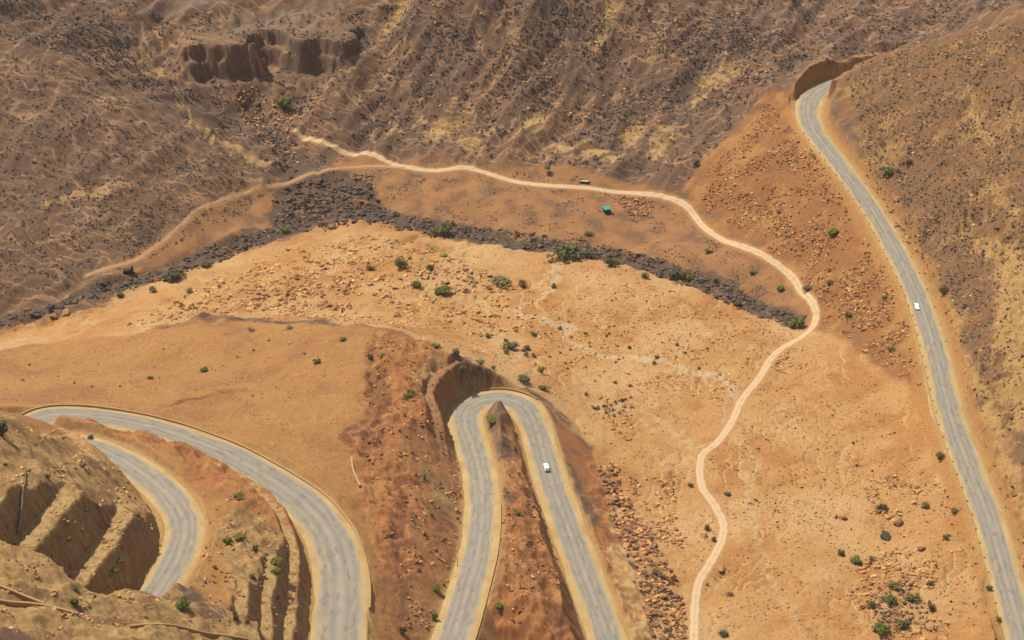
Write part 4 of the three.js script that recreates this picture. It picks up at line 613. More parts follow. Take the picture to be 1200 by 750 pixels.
// surveyed point of the middle of its foot, width and height in pixels, kind, label
const knownShrubs = [
  [333, 126, 22, 17, 'green', 'green round tree sized bush in the gorge below the cliff'], [335, 274, 15, 12, 'green', 'green bush at the mouth of the side gully by the stream bed'], [241, 313, 15, 10, 'green', 'bright green bush on the edge of dark stream bed rocks'], [141, 349, 10, 9, 'green', 'green bush in the stream bed rocks below the dark shed'], [205, 327, 30, 14, 'dark', 'wide dark bush mass in stream bed rocks'], [180, 342, 10, 8, 'olive', 'olive bush between dark stream bed rocks'], [222, 342, 12, 7, 'dry', 'round grey bush at the sandy edge of the stream bed'],
  [518, 277, 30, 17, 'dark', 'broad dark olive bush behind the undercut bank'], [470, 314, 16, 15, 'olive', 'olive tree like bush on pale debris'], [434, 316, 11, 7, 'olive', 'low olive bush on pale debris left of the tree like bush'], [504, 316, 10, 8, 'dark', 'small dark bush above the green cushion bush'], [518, 344, 24, 11, 'green', 'wide green cushion bush beside grey rocks'], [488, 336, 16, 10, 'green', 'green bush beside the wide cushion bush'], [586, 333, 30, 9, 'olive', 'long low olive hedge like bush beside grey rocks'], [613, 336, 11, 10, 'dark', 'dark bush at the end of the long low bush'], [649, 337, 8, 6, 'dark', 'small dark shrub beside the faint track on sand'], [519, 300, 12, 5, 'lime', 'bright lime green weeds under the undercut bank'], [506, 292, 6, 4, 'lime', 'tiny lime green weeds at the tip of the undercut bank'],
  [663, 302, 44, 19, 'dark', 'largest dark bush mass along the stream bed'], [716, 312, 18, 12, 'dark', 'dark bush in the stream bed next to the largest bush mass'], [690, 303, 18, 11, 'dark', 'dark bush joined to the largest bush mass'], [792, 327, 22, 13, 'dark', 'dark green bush in lower stream bed rocks'], [806, 328, 16, 12, 'olive', 'olive bush touching dark green bush in lower stream bed'], [755, 326, 12, 9, 'olive', 'olive bush half way along the lower stream bed'], [690, 276, 12, 6, 'olive', 'low bush on the far bank of the stream bed'],
  [934, 384, 22, 17, 'green', 'bright green bush at the inner bend of the dirt track'], [914, 340, 12, 8, 'green', 'green bush on the bank between stream bed and dirt track'], [882, 320, 11, 5, 'green', 'low green bush near the dirt track above stream bed'], [946, 341, 14, 11, 'dry', 'dark dry bush beside the outer bend of the dirt track'], [994, 371, 11, 8, 'green', 'green bush on the lower scree slope'], [972, 333, 11, 8, 'green', 'green bush half way up the scree slope'], [976, 275, 17, 10, 'green', 'green bush high on the scree slope'], [816, 194, 9, 9, 'olive', 'olive bush at the top left of the scree'], [1040, 204, 20, 11, 'green', 'green bush beside the straight road on the upper slope'], [1065, 192, 11, 10, 'dry', 'dark dry bush uphill of the green roadside bush'], [1105, 344, 15, 11, 'dark', 'dark round bush beside straight road above the pale rock cut'], [1036, 350, 8, 5, 'olive', 'small olive bush on the verge below the straight road'], [1044, 410, 12, 5, 'olive', 'low olive bush on sandy bank under the straight road'], [830, 296, 10, 6, 'olive', 'olive bush under the upper dirt track bend'], [912, 250, 7, 6, 'dry', 'small dry bush on the scree near the upper dirt track'],
  [372, 425, 11, 7, 'green', 'green bush alone on the orange terrace'], [239, 435, 12, 6, 'green', 'larger green bush on the terrace near the cracks'], [176, 444, 8, 5, 'green', 'small green bush low on the orange terrace'], [402, 399, 11, 6, 'green', 'green bush near the terrace crest beside a furrow'], [434, 420, 8, 7, 'dark', 'dark bush at the foot of the ridge furrow'], [448, 418, 8, 5, 'green', 'green bush beside the dark bush at the ridge furrow'], [340, 385, 10, 6, 'dry', 'dry brown bush on the crest of the terrace'], [294, 388, 12, 6, 'dry', 'dry bush on the terrace crest above cracks'],
  [510, 407, 15, 6, 'green', 'flat green bush on the crest above the hairpin cut'], [535, 416, 13, 9, 'dark', 'round dark bush behind the hairpin cut wall'], [563, 427, 15, 8, 'green', 'green bush on the ridge track behind the hairpin'], [578, 432, 7, 6, 'green', 'small green bush on the ridge track behind the hairpin'], [541, 433, 12, 8, 'green', 'green bush on the rim of the hairpin cut'], [598, 409, 21, 10, 'dark', 'dark bush clump on open sand behind the hairpin'], [594, 415, 11, 6, 'dark', 'dark bush in front of the clump behind the hairpin'], [617, 410, 10, 7, 'olive', 'olive bush right of the clump behind the hairpin'], [617, 417, 8, 6, 'olive', 'smaller olive bush right of the clump behind hairpin'], [634, 436, 11, 7, 'olive', 'olive bush on sand above the hairpin bushes'], [613, 448, 20, 10, 'dark', 'wide dark bush beside the hairpin ridge end'], [637, 457, 15, 6, 'dark', 'low dark bush at the end of the hairpin ridge'], [571, 395, 8, 6, 'olive', 'olive bush on debris behind the hairpin ridge'], [625, 393, 9, 5, 'dark', 'dark bush near the faint track on the sand'],
  [480, 463, 18, 8, 'green', 'green bush on the ridge slope above the hairpin cut wall'], [577, 493, 22, 6, 'green', 'long green bush on the island inside the hairpin'], [606, 602, 10, 5, 'green', 'green bush between the two hairpin arms'], [584, 711, 12, 5, 'green', 'green weeds at the foot of the hairpin retaining wall'], [497, 560, 8, 7, 'green', 'green bush on the pale rock beside the hairpin left arm'], [505, 603, 8, 5, 'green', 'green bush on the red slope left of the hairpin'], [511, 692, 14, 9, 'green', 'green bush low on the red slope left of the hairpin'], [509, 726, 9, 12, 'green', 'upright green bush at the hairpin roadside cut'], [472, 742, 11, 12, 'dark', 'dark green bush on the pale rock beside the hairpin'], [604, 530, 6, 10, 'olive', 'olive shrub in the furrow between hairpin arms'],
  [215, 713, 22, 16, 'green', 'round green tree like bush beside the inner switchback road'], [267, 637, 14, 12, 'green', 'green bush at the top of the red stepped cutting'], [281, 632, 17, 10, 'green', 'second green bush at the top of the red stepped cutting'], [324, 661, 19, 11, 'green', 'bushy green shrub on the bench above the switchback road'], [324, 672, 14, 10, 'green', 'green shrub just below the bushy shrub on the bench'], [299, 645, 9, 10, 'green', 'small green shrub on the middle bench of the cutting'], [296, 677, 8, 8, 'green', 'green shrub further down the middle bench of cutting'], [276, 725, 9, 13, 'green', 'upright green shrub in the stepped cutting'], [290, 729, 8, 6, 'green', 'low green shrub in the stepped cutting'], [281, 583, 16, 6, 'olive', 'flat olive shrub on the slope under switchback road'], [252, 666, 7, 5, 'green', 'small green shrub beside inner switchback shoulder'], [326, 703, 5, 8, 'dark', 'thin dark shrub on the rock face of the cutting'],
  [101, 598, 10, 8, 'green', 'green shrub on the pale upper bench of the crag'], [80, 634, 9, 8, 'green', 'green shrub at the head of the pale crag bench'], [141, 658, 12, 8, 'green', 'green shrub on the lower crag bench'], [135, 671, 12, 8, 'green', 'second green shrub on the lower crag bench'], [162, 605, 10, 7, 'green', 'green shrub near the tip of the lower crag face'], [88, 708, 13, 11, 'green', 'green shrub in front of the crag on the near mound'], [88, 691, 10, 6, 'green', 'low green shrub behind the near mound'], [56, 560, 7, 7, 'green', 'green shrub on the crag beside the drain chute'], [97, 548, 9, 7, 'olive', 'olive shrub on the crest of the crag'], [3, 512, 14, 24, 'dark', 'dark tall bush on the crest of the crag'], [106, 514, 9, 6, 'olive', 'olive bush at the edge of the inner switchback road'],
  [1004, 660, 15, 10, 'green', 'round green bush near the corner rock patch'], [986, 650, 9, 9, 'green', 'small round green bush on open sand'], [1118, 600, 11, 7, 'green', 'green bush on the sandy bank by the straight road'], [1101, 537, 12, 11, 'green', 'bright green bush at the edge of the straight road'], [1085, 594, 12, 6, 'olive', 'olive bush at the foot of the road bank'], [1033, 597, 13, 9, 'dark', 'dark bush on the sand uphill of the rock patch'], [1031, 740, 23, 14, 'green', 'large green bush at the front of the rock patch'], [1043, 706, 17, 13, 'green', 'bright green bush in the middle of the rock patch'], [1070, 704, 17, 10, 'green', 'green bush at the back right of the rock patch'], [1058, 737, 17, 13, 'dark', 'dark green bush at the front of the rock patch'], [1048, 689, 16, 8, 'olive', 'olive bush at the back of the rock patch'], [1022, 711, 12, 9, 'olive', 'olive bush at the left of the rock patch'], [1092, 716, 9, 10, 'dark', 'dark bush at the right edge of the rock patch'], [1159, 691, 9, 8, 'green', 'green shrub at the verge of the straight road'], [1170, 727, 8, 6, 'green', 'green shrub lower on the verge of the straight road'], [1090, 685, 9, 6, 'olive', 'olive shrub beside orange stones of the rock patch'], [1021, 656, 7, 5, 'olive', 'small olive shrub above the rock patch'], [980, 607, 6, 5, 'green', 'small round shrub next to a rusty boulder'], [1108, 631, 8, 6, 'olive', 'olive shrub on the bare bank under the straight road'],
  [829, 621, 9, 9, 'olive', 'olive shrub above the round orange boulder by the track'], [836, 634, 7, 7, 'olive', 'olive shrub beside the round orange boulder by the track'], [771, 676, 22, 15, 'dry', 'large dry grey bush in the rubble beside the biggest boulder'], [764, 634, 10, 7, 'dry', 'round dry bush at the edge of the rubble'], [809, 570, 7, 5, 'dark', 'dark shrub on the sand left of the dirt track'], [852, 580, 9, 4, 'dark', 'low dark shrub right of the dirt track'], [848, 745, 13, 9, 'dark', 'dark shrub beside the rocks at the lower dirt track'], [829, 686, 5, 4, 'dark', 'small shrub between track and rocks'], [855, 698, 10, 7, 'dry', 'dry shrub on the rocks right of the lower track'],
];
seed = 777;
for (const [px, py, w, h, kind, label] of knownShrubs) { const p = spot(px, py), k = metresPerPx(p); shrub(p, w * k * 1.05, h * k * 0.95, kind, label, undefined, 'bush'); }
// smaller ones that only their place tells apart
function randomShrubs(px, n, wmin, wmax, kinds, label, group, keep = () => 1) { scatter(flat(px), n, keep, (x, z) => { const w = rr(wmin, wmax); shrub([x, land(x, z), z], w, w * rr(0.45, 0.75), kinds[Math.floor(rnd() * kinds.length)], label, group); }); }
randomShrubs([680, 458, 735, 470, 730, 495, 690, 482], 18, 1.2, 2.6, ['dark', 'olive'], 'small dark shrub in the thicket right of the hairpin', 'thicket right of the hairpin');
randomShrubs([580, 380, 800, 385, 830, 430, 780, 480, 660, 440, 600, 420], 34, 1.2, 2.8, ['dark', 'olive', 'olive'], 'small dark shrub on the sandy wadi behind the hairpin', 'shrubs on the wadi behind the hairpin');
randomShrubs([860, 460, 1080, 480, 1130, 620, 1000, 640, 870, 600], 22, 0.8, 1.6, ['dark', 'olive'], 'tiny dark shrub on the open sand below the straight road', 'shrubs on the open sand');
randomShrubs(streamBeds[0], 40, 1.6, 4.2, ['dry', 'dark', 'olive', 'dry'], 'dull shrub growing among the dark stream bed rocks', 'shrubs in the stream bed', (x, z) => sstep(0.2, 0.7, sample(M.stream, x, z)));
randomShrubs([0, 420, 180, 395, 420, 395, 410, 480, 200, 470, 0, 465], 16, 0.9, 1.9, ['dry', 'olive'], 'small dull shrub on the orange terrace', 'shrubs on the terrace');
randomShrubs([1100, 560, 1150, 640, 1185, 740, 1110, 720, 1090, 640], 14, 0.8, 1.4, ['dark', 'olive'], 'tiny shrub on the sandy strip beside the straight road', 'shrubs on the roadside sand');
randomShrubs([700, 545, 735, 600, 790, 740, 760, 740, 715, 620], 14, 1, 2, ['dry', 'dark'], 'dry shrub among the hairpin embankment rubble', 'shrubs in the rubble');

// dry scrub too many to count
const tuft = leafCloud(20, 16, 0.5, 3, 0.8), tuft2 = leafCloud(21, 14, 0.55, 3, 0.7), tuftMat = new THREE.MeshStandardMaterial({ color: 0xffffff, roughness: 1, side: THREE.DoubleSide });
function scrub(label, px, n, smin, smax, cols, keep) {
  const list = []; scatter(flat(px), n, keep, (x, z) => list.push({ x, z, s: smin + (smax - smin) * Math.pow(rnd(), 2.2), c: cols[Math.floor(rnd() * cols.length)] }));
  stuff('dry_scrub', label, 'scrub', [[tuft, tuftMat], [tuft2, tuftMat]], list, (o) => { dummy.position.set(o.x, land(o.x, o.z) - 0.04, o.z); dummy.rotation.set(0, rr(0, 6.28), 0); dummy.scale.set(o.s, o.s * rr(0.7, 1.1), o.s); const g = rr(0.85, 1.15); tint.copy(lin(o.c[0] * g, o.c[1] * g, o.c[2] * g)); });
}
const greyBrush = [[126, 106, 88], [116, 98, 84], [138, 114, 90], [108, 92, 80]];
const notWorked = (x, z) => clamp(1 - sample(M.wadi, x, z) - sample(M.bench, x, z) * 0.8 - sample(M.scree, x, z), 0, 1) * (1 - 0.75 * sstep(0.3, 0.8, sample(M.pale, x, z)));
const paths = (x, z) => { const n2 = fbm(x, z, 11, 2), qx = x + 8 * fbm(x, z, 40, 1) + 1.6 * n2, qz = z + 8 * fbm(x, z, 40, 5) + 1.6 * fbm(x, z, 11, 5); return sstep(0.08, 0.2, Math.abs(look(G64, (qx * 0.97 + qz * 0.22) / 2600, (qz * 0.97 - qx * 0.22) / 420))); };
seed = 4242;
scrub('grey dry scrub covering the spur with goat paths', [-40, 60, 60, 74, 200, 130, 330, 212, 260, 262, 150, 315, -60, 365], 6500, 0.22, 1.0, greyBrush, (x, z) => paths(x, z) * (0.4 + 0.6 * sstep(-0.3, 0.3, fbm(x, z, 20, 6))));
scrub('grey dry scrub covering the back mountainside', [-60, 40, 60, 60, 250, 160, 340, 205, 440, 175, 560, 185, 740, 205, 800, 220, 900, 105, 985, 80, 1230, 0, 1230, -45, -60, -45], 19000, 0.28, 1.4, [...greyBrush, [108, 94, 84]], (x, z) => notWorked(x, z) * (0.12 + 0.88 * clamp(paths(x, z) * sstep(0, 0.35, fbm(x, z, 18, 7)) + 1.4 * sample(M.dark, x, z), 0, 1)));
scrub('brown dry scrub on the hill above the straight road', [990, 90, 1060, 60, 1200, 25, 1230, 520, 1150, 430, 1100, 330, 1020, 200], 6000, 0.25, 1.0, [...greyBrush, [162, 128, 88]], (x, z) => (0.3 + 0.7 * sstep(-0.3, 0.3, fbm(x, z, 15, 8))) * (1 - 0.8 * sample(M.cutrock, x, z)));
scrub('dark scrub tufts along the stream bed banks', streamBeds[0], 2600, 0.4, 1.1, [[116, 98, 78], [104, 94, 72], [124, 110, 78]], (x, z) => sstep(0.05, 0.5, sample(M.stream, x, z)));
scrub('small dark tufts dotted over the bench beside the dirt track', [400, 185, 560, 195, 740, 215, 840, 275, 940, 350, 880, 345, 700, 280, 520, 255, 430, 235], 1500, 0.25, 0.8, greyBrush, clump(12, 6, -0.1, 0.5));
scrub('small dark tufts dotted over the sandy wadi floor', [600, 340, 900, 385, 1080, 470, 1170, 740, 830, 745, 760, 560, 640, 430], 2200, 0.15, 0.42, [[124, 104, 62], [108, 98, 58], [146, 116, 76]], clump(18, 7, -0.4, 0.6));
scrub('small dry tufts dotted over the terrace and ridge', [0, 415, 180, 392, 440, 388, 520, 420, 520, 700, 440, 700, 400, 560, 200, 470, 0, 470], 1400, 0.15, 0.45, greyBrush, clump(14, 9, -0.2, 0.6));
console.log((performance.now() / 1000).toFixed(1) + ' shrubs', shrubCount);
// ---------------------------------------------------------------- walls along the roads
const stone = (() => { const t = wrapped(tex(512, 64, (i, j) => { const u = i / 512, v = j / 64, row = Math.floor(v * 4), n = look(FINE, u * 2, v * 0.2 + row * 0.3), m = look(FBM, u, row * 0.21); C3[0] = 198; C3[1] = 158; C3[2] = 102; mixTo(220, 186, 130, 0.7 * sstep(0, 0.5, m)); mixTo(138, 100, 60, 0.7 * sstep(0, 0.5, n)); for (let q = 0; q < 3; q++) C3[q] *= 0.8; })); return new THREE.MeshStandardMaterial({ map: t, roughness: 1 }); })();
// a wall swept along points [x, y, z]; it stands `high` above them and `deep` below
function sweep(P, thick, high, deep, m, uneven = 0.05) {
  const V3 = [], U = [], I = [], n = P.length; let s = 0;
  P.forEach((p, i) => {
    const a = P[Math.max(0, i - 1)], b = P[Math.min(n - 1, i + 1)], l = Math.hypot(b[0] - a[0], b[2] - a[2]), nx = -(b[2] - a[2]) / l * thick / 2, nz = (b[0] - a[0]) / l * thick / 2;
    if (i) s += Math.hypot(p[0] - P[i - 1][0], p[2] - P[i - 1][2]);
    const top = p[1] + high + uneven * look(G64, s / 90, 0.4), c = 0.12 * thick;
    const ring = [[nx, p[1] - deep], [nx, top - c], [nx * 0.76, top], [-nx * 0.76, top], [-nx, top - c], [-nx, p[1] - deep]], k = [1, 1, 0.76, -0.76, -1, -1];
    ring.forEach((r, q) => { V3.push(p[0] + nx * k[q], r[1], p[2] + nz * k[q]); U.push(s / 6, (top - r[1]) / 1.2 + q * 0.05); });
    if (i) for (let q = 0; q < 5; q++) { const e = (i - 1) * 6 + q, f = e + 6; I.push(e, e + 1, f, e + 1, f + 1, f); }
  });
  for (const e of [0, (n - 1) * 6]) I.push(e, e + 1, e + 2, e, e + 2, e + 3, e, e + 3, e + 4, e, e + 4, e + 5);
  let g = new THREE.BufferGeometry(); g.setAttribute('position', new THREE.Float32BufferAttribute(V3, 3)); g.setAttribute('uv', new THREE.Float32BufferAttribute(U, 2)); g.setIndex(I); g = g.toNonIndexed(); g.computeVertexNormals();
  return new THREE.Mesh(g, m);
}
const wallMat = stone.clone(); wallMat.side = THREE.DoubleSide;
function wall(name, label, P, thick, high, deep, group) { const m = sweep(P, thick, high, deep, wallMat); m.name = numbered(name); m.castShadow = m.receiveShadow = true; scene.add(tag(m, label, 'wall', group)); return m; }
const nearest = (list, px, py, h) => { const p = at(px, py, h); let b = 0, d = 1e9; list.forEach((o, i) => { const e = Math.hypot(o.x - p[0], o.z - p[2]); if (e < d) { d = e; b = i; } }); return b; };
const edge = (list, i0, i1, off, drop = 0) => { const o = []; for (let i = Math.min(i0, i1); i <= Math.max(i0, i1); i += 2) { const p = list[i], s = off > 0 ? p.w + off : -p.w + off; o.push([p.x - p.tz * s, p.y - drop, p.z + p.tx * s]); } return o; };
const RL = ROADS.left, RM = ROADS.mid, RF = ROADS.far;
wall('parapet_wall', 'long low stone parapet on the outer edge of the switchback road', edge(RL, nearest(RL, 399, 715, 42.7), nearest(RL, 40, 492, 51), 1.75), 0.5, 0.5, 0.8);
wall('parapet_wall', 'low stone parapet on the inner side of the rising hairpin arm', edge(RM, nearest(RM, 565, 590, 21), nearest(RM, 530, 750, 28.3), -2.1), 0.5, 0.5, 0.6);
wall('parapet_wall', 'low stone kerb wall around the top of the hairpin bend', edge(RM, nearest(RM, 612, 475, 15), nearest(RM, 570, 468, 16), 2.3), 0.45, 0.6, 0.8);
wall('retaining_wall', 'brown retaining wall dropping from the rising hairpin arm', edge(RM, nearest(RM, 561, 645, 23.5), nearest(RM, 553, 700, 26), -2.75, 0.3), 0.7, 0.1, 4.6);
const overland = (list, lift = 0, passes = 40) => { const f = flat(list).map((p) => [p[0], land(p[0], p[1]), p[1], 1]), c = smoothLine(f, 1.2); const P = c.map((o) => [o.x, land(o.x, o.z) + lift, o.z]); for (let k = 0; k < passes; k++) { const y = P.map((p) => p[1]); for (let i = 1; i < P.length - 1; i++) P[i][1] = (y[i - 1] + 2 * y[i] + y[i + 1]) / 4; } return P; };
wall('stone_wall', 'short pale stone wall on the ridge beside the switchback', overland([412, 538, 414, 552, 422, 572]), 0.7, 1.0, 0.5);
wall('parapet_wall', 'upper stone parapet on the near mound below the crag', overland([-30, 677, 0, 688, 25, 697, 52, 708]), 0.6, 0.9, 1.4, 'parapets of the near road');
wall('parapet_wall', 'lower long stone parapet on the near mound below the crag', overland([-30, 695, 0, 702, 45, 709, 92, 722]), 0.6, 0.9, 1.4, 'parapets of the near road');
wall('parapet_wall', 'stone parapet on the near mound in front of the stepped cutting', overland([152, 731, 200, 737, 245, 743, 290, 752]), 0.6, 0.9, 1.4, 'parapets of the near road');
// guard stones on the verge of the straight road
const stoneMat = mat(176, 138, 92);
const guardGeo = new THREE.CylinderGeometry(0.2, 0.3, 0.6, 7).translate(0, 0.25, 0);
function guards(side, i0, i1, step, label, group) { for (let i = i0; i < i1; i += step) { const p = RF[i], s = side * (p.w + 1.25 + 0.15 * Math.sin(i)), m = new THREE.Mesh(guardGeo, stoneMat); m.name = numbered('guard_stone'); m.position.set(p.x - p.tz * s, p.y - 0.12, p.z + p.tx * s); m.rotation.set(0.06 * Math.sin(i * 7), i, 0.06 * Math.cos(i * 3)); m.castShadow = m.receiveShadow = true; scene.add(tag(m, label, 'guard stone', group)); } }
guards(1, nearest(RF, 955, 155, 41), nearest(RF, 1190, 720, 4), 11, 'short guard stone on the downhill verge of the straight road', 'guard stones on the downhill verge');
guards(-1, nearest(RF, 1000, 215, 36), nearest(RF, 1100, 420, 19), 19, 'short guard stone on the uphill verge of the straight road', 'guard stones on the uphill verge');
// marker post on the hairpin arm
{ const p = RM[nearest(RM, 556, 664, 24.5)], o = thing('marker_post', 'dark upright marker post on the shoulder of the rising hairpin arm', 'post'); const s = p.w + 1.2; o.position.set(p.x - p.tz * s, p.y - 0.1, p.z + p.tx * s); part('pole', new THREE.CylinderGeometry(0.09, 0.11, 3.2, 8).translate(0, 1.6, 0), mat(70, 62, 54), o); part('cap', new THREE.CylinderGeometry(0.16, 0.16, 0.12, 8).translate(0, 3.22, 0), mat(90, 80, 70), o); part('footing', new THREE.CylinderGeometry(0.24, 0.3, 0.3, 8).translate(0, 0.05, 0), mat(160, 140, 110), o); }
// drain chute down the crag
{
  const o = thing('drain_chute', 'grey concrete drain chute running down the crag', 'drain'), P = overland([27, 545, 25, 565, 22, 590, 17, 618], -0.25, 3), conc = mat(150, 124, 92);
  const shift = (d) => P.map((p, i) => { const a = P[Math.max(0, i - 1)], b = P[Math.min(P.length - 1, i + 1)], l = Math.hypot(b[0] - a[0], b[2] - a[2]); return [p[0] - (b[2] - a[2]) / l * d, p[1], p[2] + (b[0] - a[0]) / l * d]; });
  for (const d of [-0.75, 0.75]) { const m = sweep(shift(d), 0.22, 0.4, 1.2, wallMat); m.material = conc; m.name = 'chute_wall'; m.castShadow = m.receiveShadow = true; o.add(m); }
  const f = sweep(P, 1.3, 0.12, 0.8, wallMat); f.material = mat(128, 108, 84); f.name = 'channel_floor'; f.castShadow = f.receiveShadow = true; o.add(f);
}

// ---------------------------------------------------------------- vehicles
function extrude(pts, width, bevel = 0.05) { const s = new THREE.Shape(pts.map((p) => new THREE.Vector2(p[0], p[1]))), g = new THREE.ExtrudeGeometry(s, { depth: width - 2 * bevel, bevelEnabled: true, bevelSize: bevel, bevelThickness: bevel, bevelSegments: 2 }); g.translate(0, 0, -(width - 2 * bevel) / 2); return g; }
const paint = new THREE.MeshPhysicalMaterial({ color: 0xe8e8e6, roughness: 0.35, clearcoat: 0.8 }), darkGlass = new THREE.MeshPhysicalMaterial({ color: 0x0c0f12, roughness: 0.08 }), rubber = mat(34, 33, 32), rimM = new THREE.MeshStandardMaterial({ color: 0x9a9a98, metalness: 0.7, roughness: 0.4 }), trimM = mat(40, 40, 40), lampW = new THREE.MeshPhysicalMaterial({ color: 0xe6e8ea, roughness: 0.1 }), lampR = new THREE.MeshPhysicalMaterial({ color: 0x7a0d0a, roughness: 0.2 });
function car(label, suv) {                                          // front towards +x
  const o = thing(suv ? 'off_road_car' : 'saloon_car', label, 'car'), top = suv ? 1.78 : 1.46, waist = suv ? 1.08 : 0.9, L = suv ? 2.35 : 2.25;
  const body = part('body', extrude(suv ? [[-L, 0.42], [-L, 0.95], [-L + 0.08, waist], [1.15, waist], [2.2, waist - 0.1], [L, 0.8], [L, 0.42], [1.85, 0.36], [-1.85, 0.36]] : [[-L, 0.38], [-L, 0.82], [-L + 0.15, waist], [-1.5, waist + 0.04], [1.0, waist], [2.05, waist - 0.16], [L, 0.62], [L, 0.36], [1.8, 0.3], [-1.8, 0.3]], 1.8), paint, o);
  const c = suv ? [[-2.2, waist], [-2.05, top], [0.35, top], [1.1, waist]] : [[-1.65, waist], [-1.0, top], [0.25, top], [1.1, waist]];
  part('cabin', extrude(c, 1.58, 0.08), paint, o);
  const quad = (a, b, w0, w1, out) => { const g = new THREE.BufferGeometry(), d = [b[1] - a[1], -(b[0] - a[0])], l = Math.hypot(...d), ox = d[0] / l * out, oy = d[1] / l * out; const P = [a[0] + ox, a[1] + oy, -w0, a[0] + ox, a[1] + oy, w0, b[0] + ox, b[1] + oy, w1, b[0] + ox, b[1] + oy, -w1]; g.setAttribute('position', new THREE.Float32BufferAttribute(P, 3)); g.setIndex([0, 1, 2, 0, 2, 3]); g.computeVertexNormals(); return g; };
  const glass2 = darkGlass.clone(); glass2.side = THREE.DoubleSide;
  const mixp = (a, b, t) => [lerp(a[0], b[0], t), lerp(a[1], b[1], t)];
  part('windscreen', quad(mixp(c[3], c[2], 0.12), mixp(c[3], c[2], 0.9), 0.7, 0.64, -0.095), glass2, o);
  part('rear_window', quad(mixp(c[0], c[1], 0.2), mixp(c[0], c[1], 0.88), 0.68, 0.62, 0.095), glass2, o);
  for (const s of [-1, 1]) { const sh = new THREE.Shape([mixp(c[0], c[1], 0.2), mixp(c[0], c[1], 0.82), mixp(c[3], c[2], 0.82), mixp(c[3], c[2], 0.2)].map((p, i) => new THREE.Vector2(p[0] + (i < 2 ? 0.12 : -0.12), p[1]))); part('side_window', new THREE.ShapeGeometry(sh).translate(0, 0, s * 0.803), glass2, o); part('mirror', box(0.16, 0.14, 0.2, 0.85, waist + 0.08, s * 0.98), trimM, o); part('headlight', box(0.08, 0.16, 0.4, L - 0.01, suv ? 0.78 : 0.58, s * 0.62), lampW, o); part('tail_light', box(0.08, 0.2, 0.28, -L + 0.01, suv ? 0.85 : 0.72, s * 0.7), lampR, o); }
  part('bumper', box(0.14, 0.2, 1.66, L + 0.02, 0.48, 0), suv ? trimM : paint, o); part('bumper', box(0.14, 0.2, 1.66, -L - 0.02, 0.5, 0), suv ? trimM : paint, o);
  for (const [x, z] of [[1.4, 0.8], [1.4, -0.8], [-1.4, 0.8], [-1.4, -0.8]]) { const w = part('wheel', new THREE.CylinderGeometry(0.36, 0.36, 0.24, 18).rotateX(Math.PI / 2), rubber, o); w.position.set(x, 0.36, z); part('rim', new THREE.CylinderGeometry(0.21, 0.21, 0.26, 12).rotateX(Math.PI / 2), rimM, w); }
  return o;
}
function drive(o, list, i, off, back) { const p = list[i], q = list[i + 3], a = Math.atan2(-(q.z - p.z), q.x - p.x); o.position.set(p.x - p.tz * off, p.y + 0.07, p.z + p.tx * off); o.rotation.order = 'YXZ'; const sl = Math.atan2(q.y - p.y, Math.hypot(q.x - p.x, q.z - p.z)); o.scale.setScalar(0.93); o.rotation.y = a + (back ? Math.PI : 0); o.rotation.z = back ? -sl : sl; }
drive(car('white off-road car on the hairpin road', true), RM, nearest(RM, 642, 549, 11.4), -0.4, false);
drive(car('white saloon car on the straight road beside the scree', false), RF, nearest(RF, 1079, 361, 23), 2.3, false);

// ---------------------------------------------------------------- hut, trough, shed, acacia
{
  const o = thing('green_hut', 'small hut with bright teal roof beside the rubble heap', 'hut'), p = spot(711, 249); o.position.set(...p); o.rotation.y = 0.35;
  const wood = mat(84, 60, 46), teal = mat(46, 168, 142, { roughness: 0.6 });
  part('wall', box(3.2, 2.5, 0.14, 0, 1.2, -1.4), wood, o); part('wall', box(0.14, 2.5, 2.66, -1.53, 1.2, 0), wood, o); part('wall', box(0.14, 2.5, 2.66, 1.53, 1.2, 0), wood, o); const front = part('wall', mergeGeometries([box(1.1, 2.5, 0.14, -1.05, 1.2, 1.4), box(1.1, 2.5, 0.14, 1.05, 1.2, 1.4), box(1, 0.45, 0.14, 0, 2.22, 1.4)]), wood, o);
  const door = part('door', box(0.96, 2.0, 0.08, 0, 0.98, 1.38), mat(60, 44, 36), o); part('handle', box(0.05, 0.16, 0.08, 0.36, 1.0, 1.46), trimM, door);
  const roof = part('roof', box(4.0, 0.14, 3.9, 0, 2.62, 0).applyMatrix4(new THREE.Matrix4().makeRotationX(0.1)), teal, o); for (let k = 0; k < 7; k++) part('roof_rib', box(0.08, 0.08, 3.9, -1.8 + k * 0.6, 2.72, 0).applyMatrix4(new THREE.Matrix4().makeRotationX(0.1)), teal, roof);
}
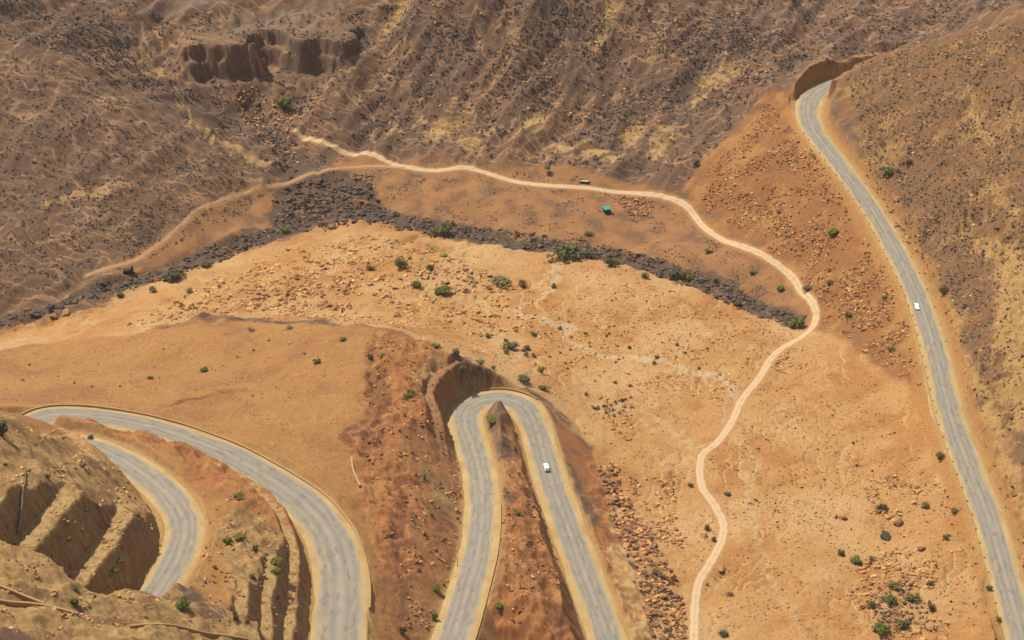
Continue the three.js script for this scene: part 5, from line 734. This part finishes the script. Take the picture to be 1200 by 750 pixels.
{
  const o = thing('feeding_trough', 'long green trough with pale inside on the sand above the track', 'trough'), p = spot(685, 213); o.position.set(p[0], p[1] + 0.1, p[2]); o.rotation.y = -0.12;
  const gm = mat(92, 96, 52), pale = mat(206, 190, 128);
  for (const s of [-1, 1]) { part('side_panel', box(5.0, 0.75, 0.4, 0, 0.28, s * 1.5), gm, o); part('end_panel', box(0.3, 0.7, 2.58, s * 2.35, 0.26, 0), gm, o); }
  part('trough_floor', box(4.4, 0.4, 2.58, 0, 0.2, 0), pale, o);
}
{
  const o = thing('dark_shed', 'dark brown open shed with one raised end beside the stream bed track', 'shed'), p = spot(150.5, 320); o.position.set(...p); o.rotation.y = 0.15; const dm = mat(62, 42, 36), dm2 = mat(52, 38, 34);
  part('back_wall', box(4.6, 1.9, 0.2, 0, 0.9, -1.3), dm, o); part('side_wall', box(0.2, 2.0, 2.4, -2.2, 0.9, 0), dm, o); part('front_wall', box(4.6, 1.6, 0.2, 0, 0.75, 1.3), dm2, o);
  part('raised_end', extrude([[0.9, -0.1], [0.9, 2.0], [1.5, 2.5], [1.9, 3.3], [2.3, 3.3], [2.3, -0.1]], 2.2, 0.05), dm, o); part('roof', box(3.2, 0.14, 2.4, -0.6, 1.72, 0), dm2, o);
}
{
  const o = thing('acacia_tree', 'lone umbrella acacia on the sand above the dirt track', 'tree'), p = spot(641.5, 203); o.position.set(...p);
  part('trunk', mergeGeometries([branch([0, -0.3, 0], [0.15, 1.8, 0], 0.17, 0.12, 7), branch([0.15, 1.8, 0], [1.1, 3.3, 0.4], 0.1, 0.04), branch([0.15, 1.8, 0], [-0.9, 3.3, -0.3], 0.1, 0.04), branch([0.15, 1.7, 0], [0.2, 3.4, -0.9], 0.09, 0.04), branch([0.15, 1.7, 0], [0, 3.4, 0.9], 0.09, 0.04)]), mat(84, 66, 50), o);
  const crown = leafCloud(40, 520, 0.13, 9, 0.42); crown.scale(2.6, 2.6, 2.6); crown.translate(0.1, 2.7, 0); part('crown', crown, LEAFM.dark[0], o);
  const o2 = leafCloud(41, 90, 0.2, 4, 0.5); o2.scale(0.8, 1.1, 0.8); o2.translate(-1.0, 4.4, -0.8); part('crown_tuft', o2, LEAFM.dark[0], o);
}
scene.traverse((o) => { if (o.isMesh) o.castShadow = o.receiveShadow = true; });
scene.fog = new THREE.FogExp2(0xc9c8d0, 0.00003);
renderer.render(scene, camera);
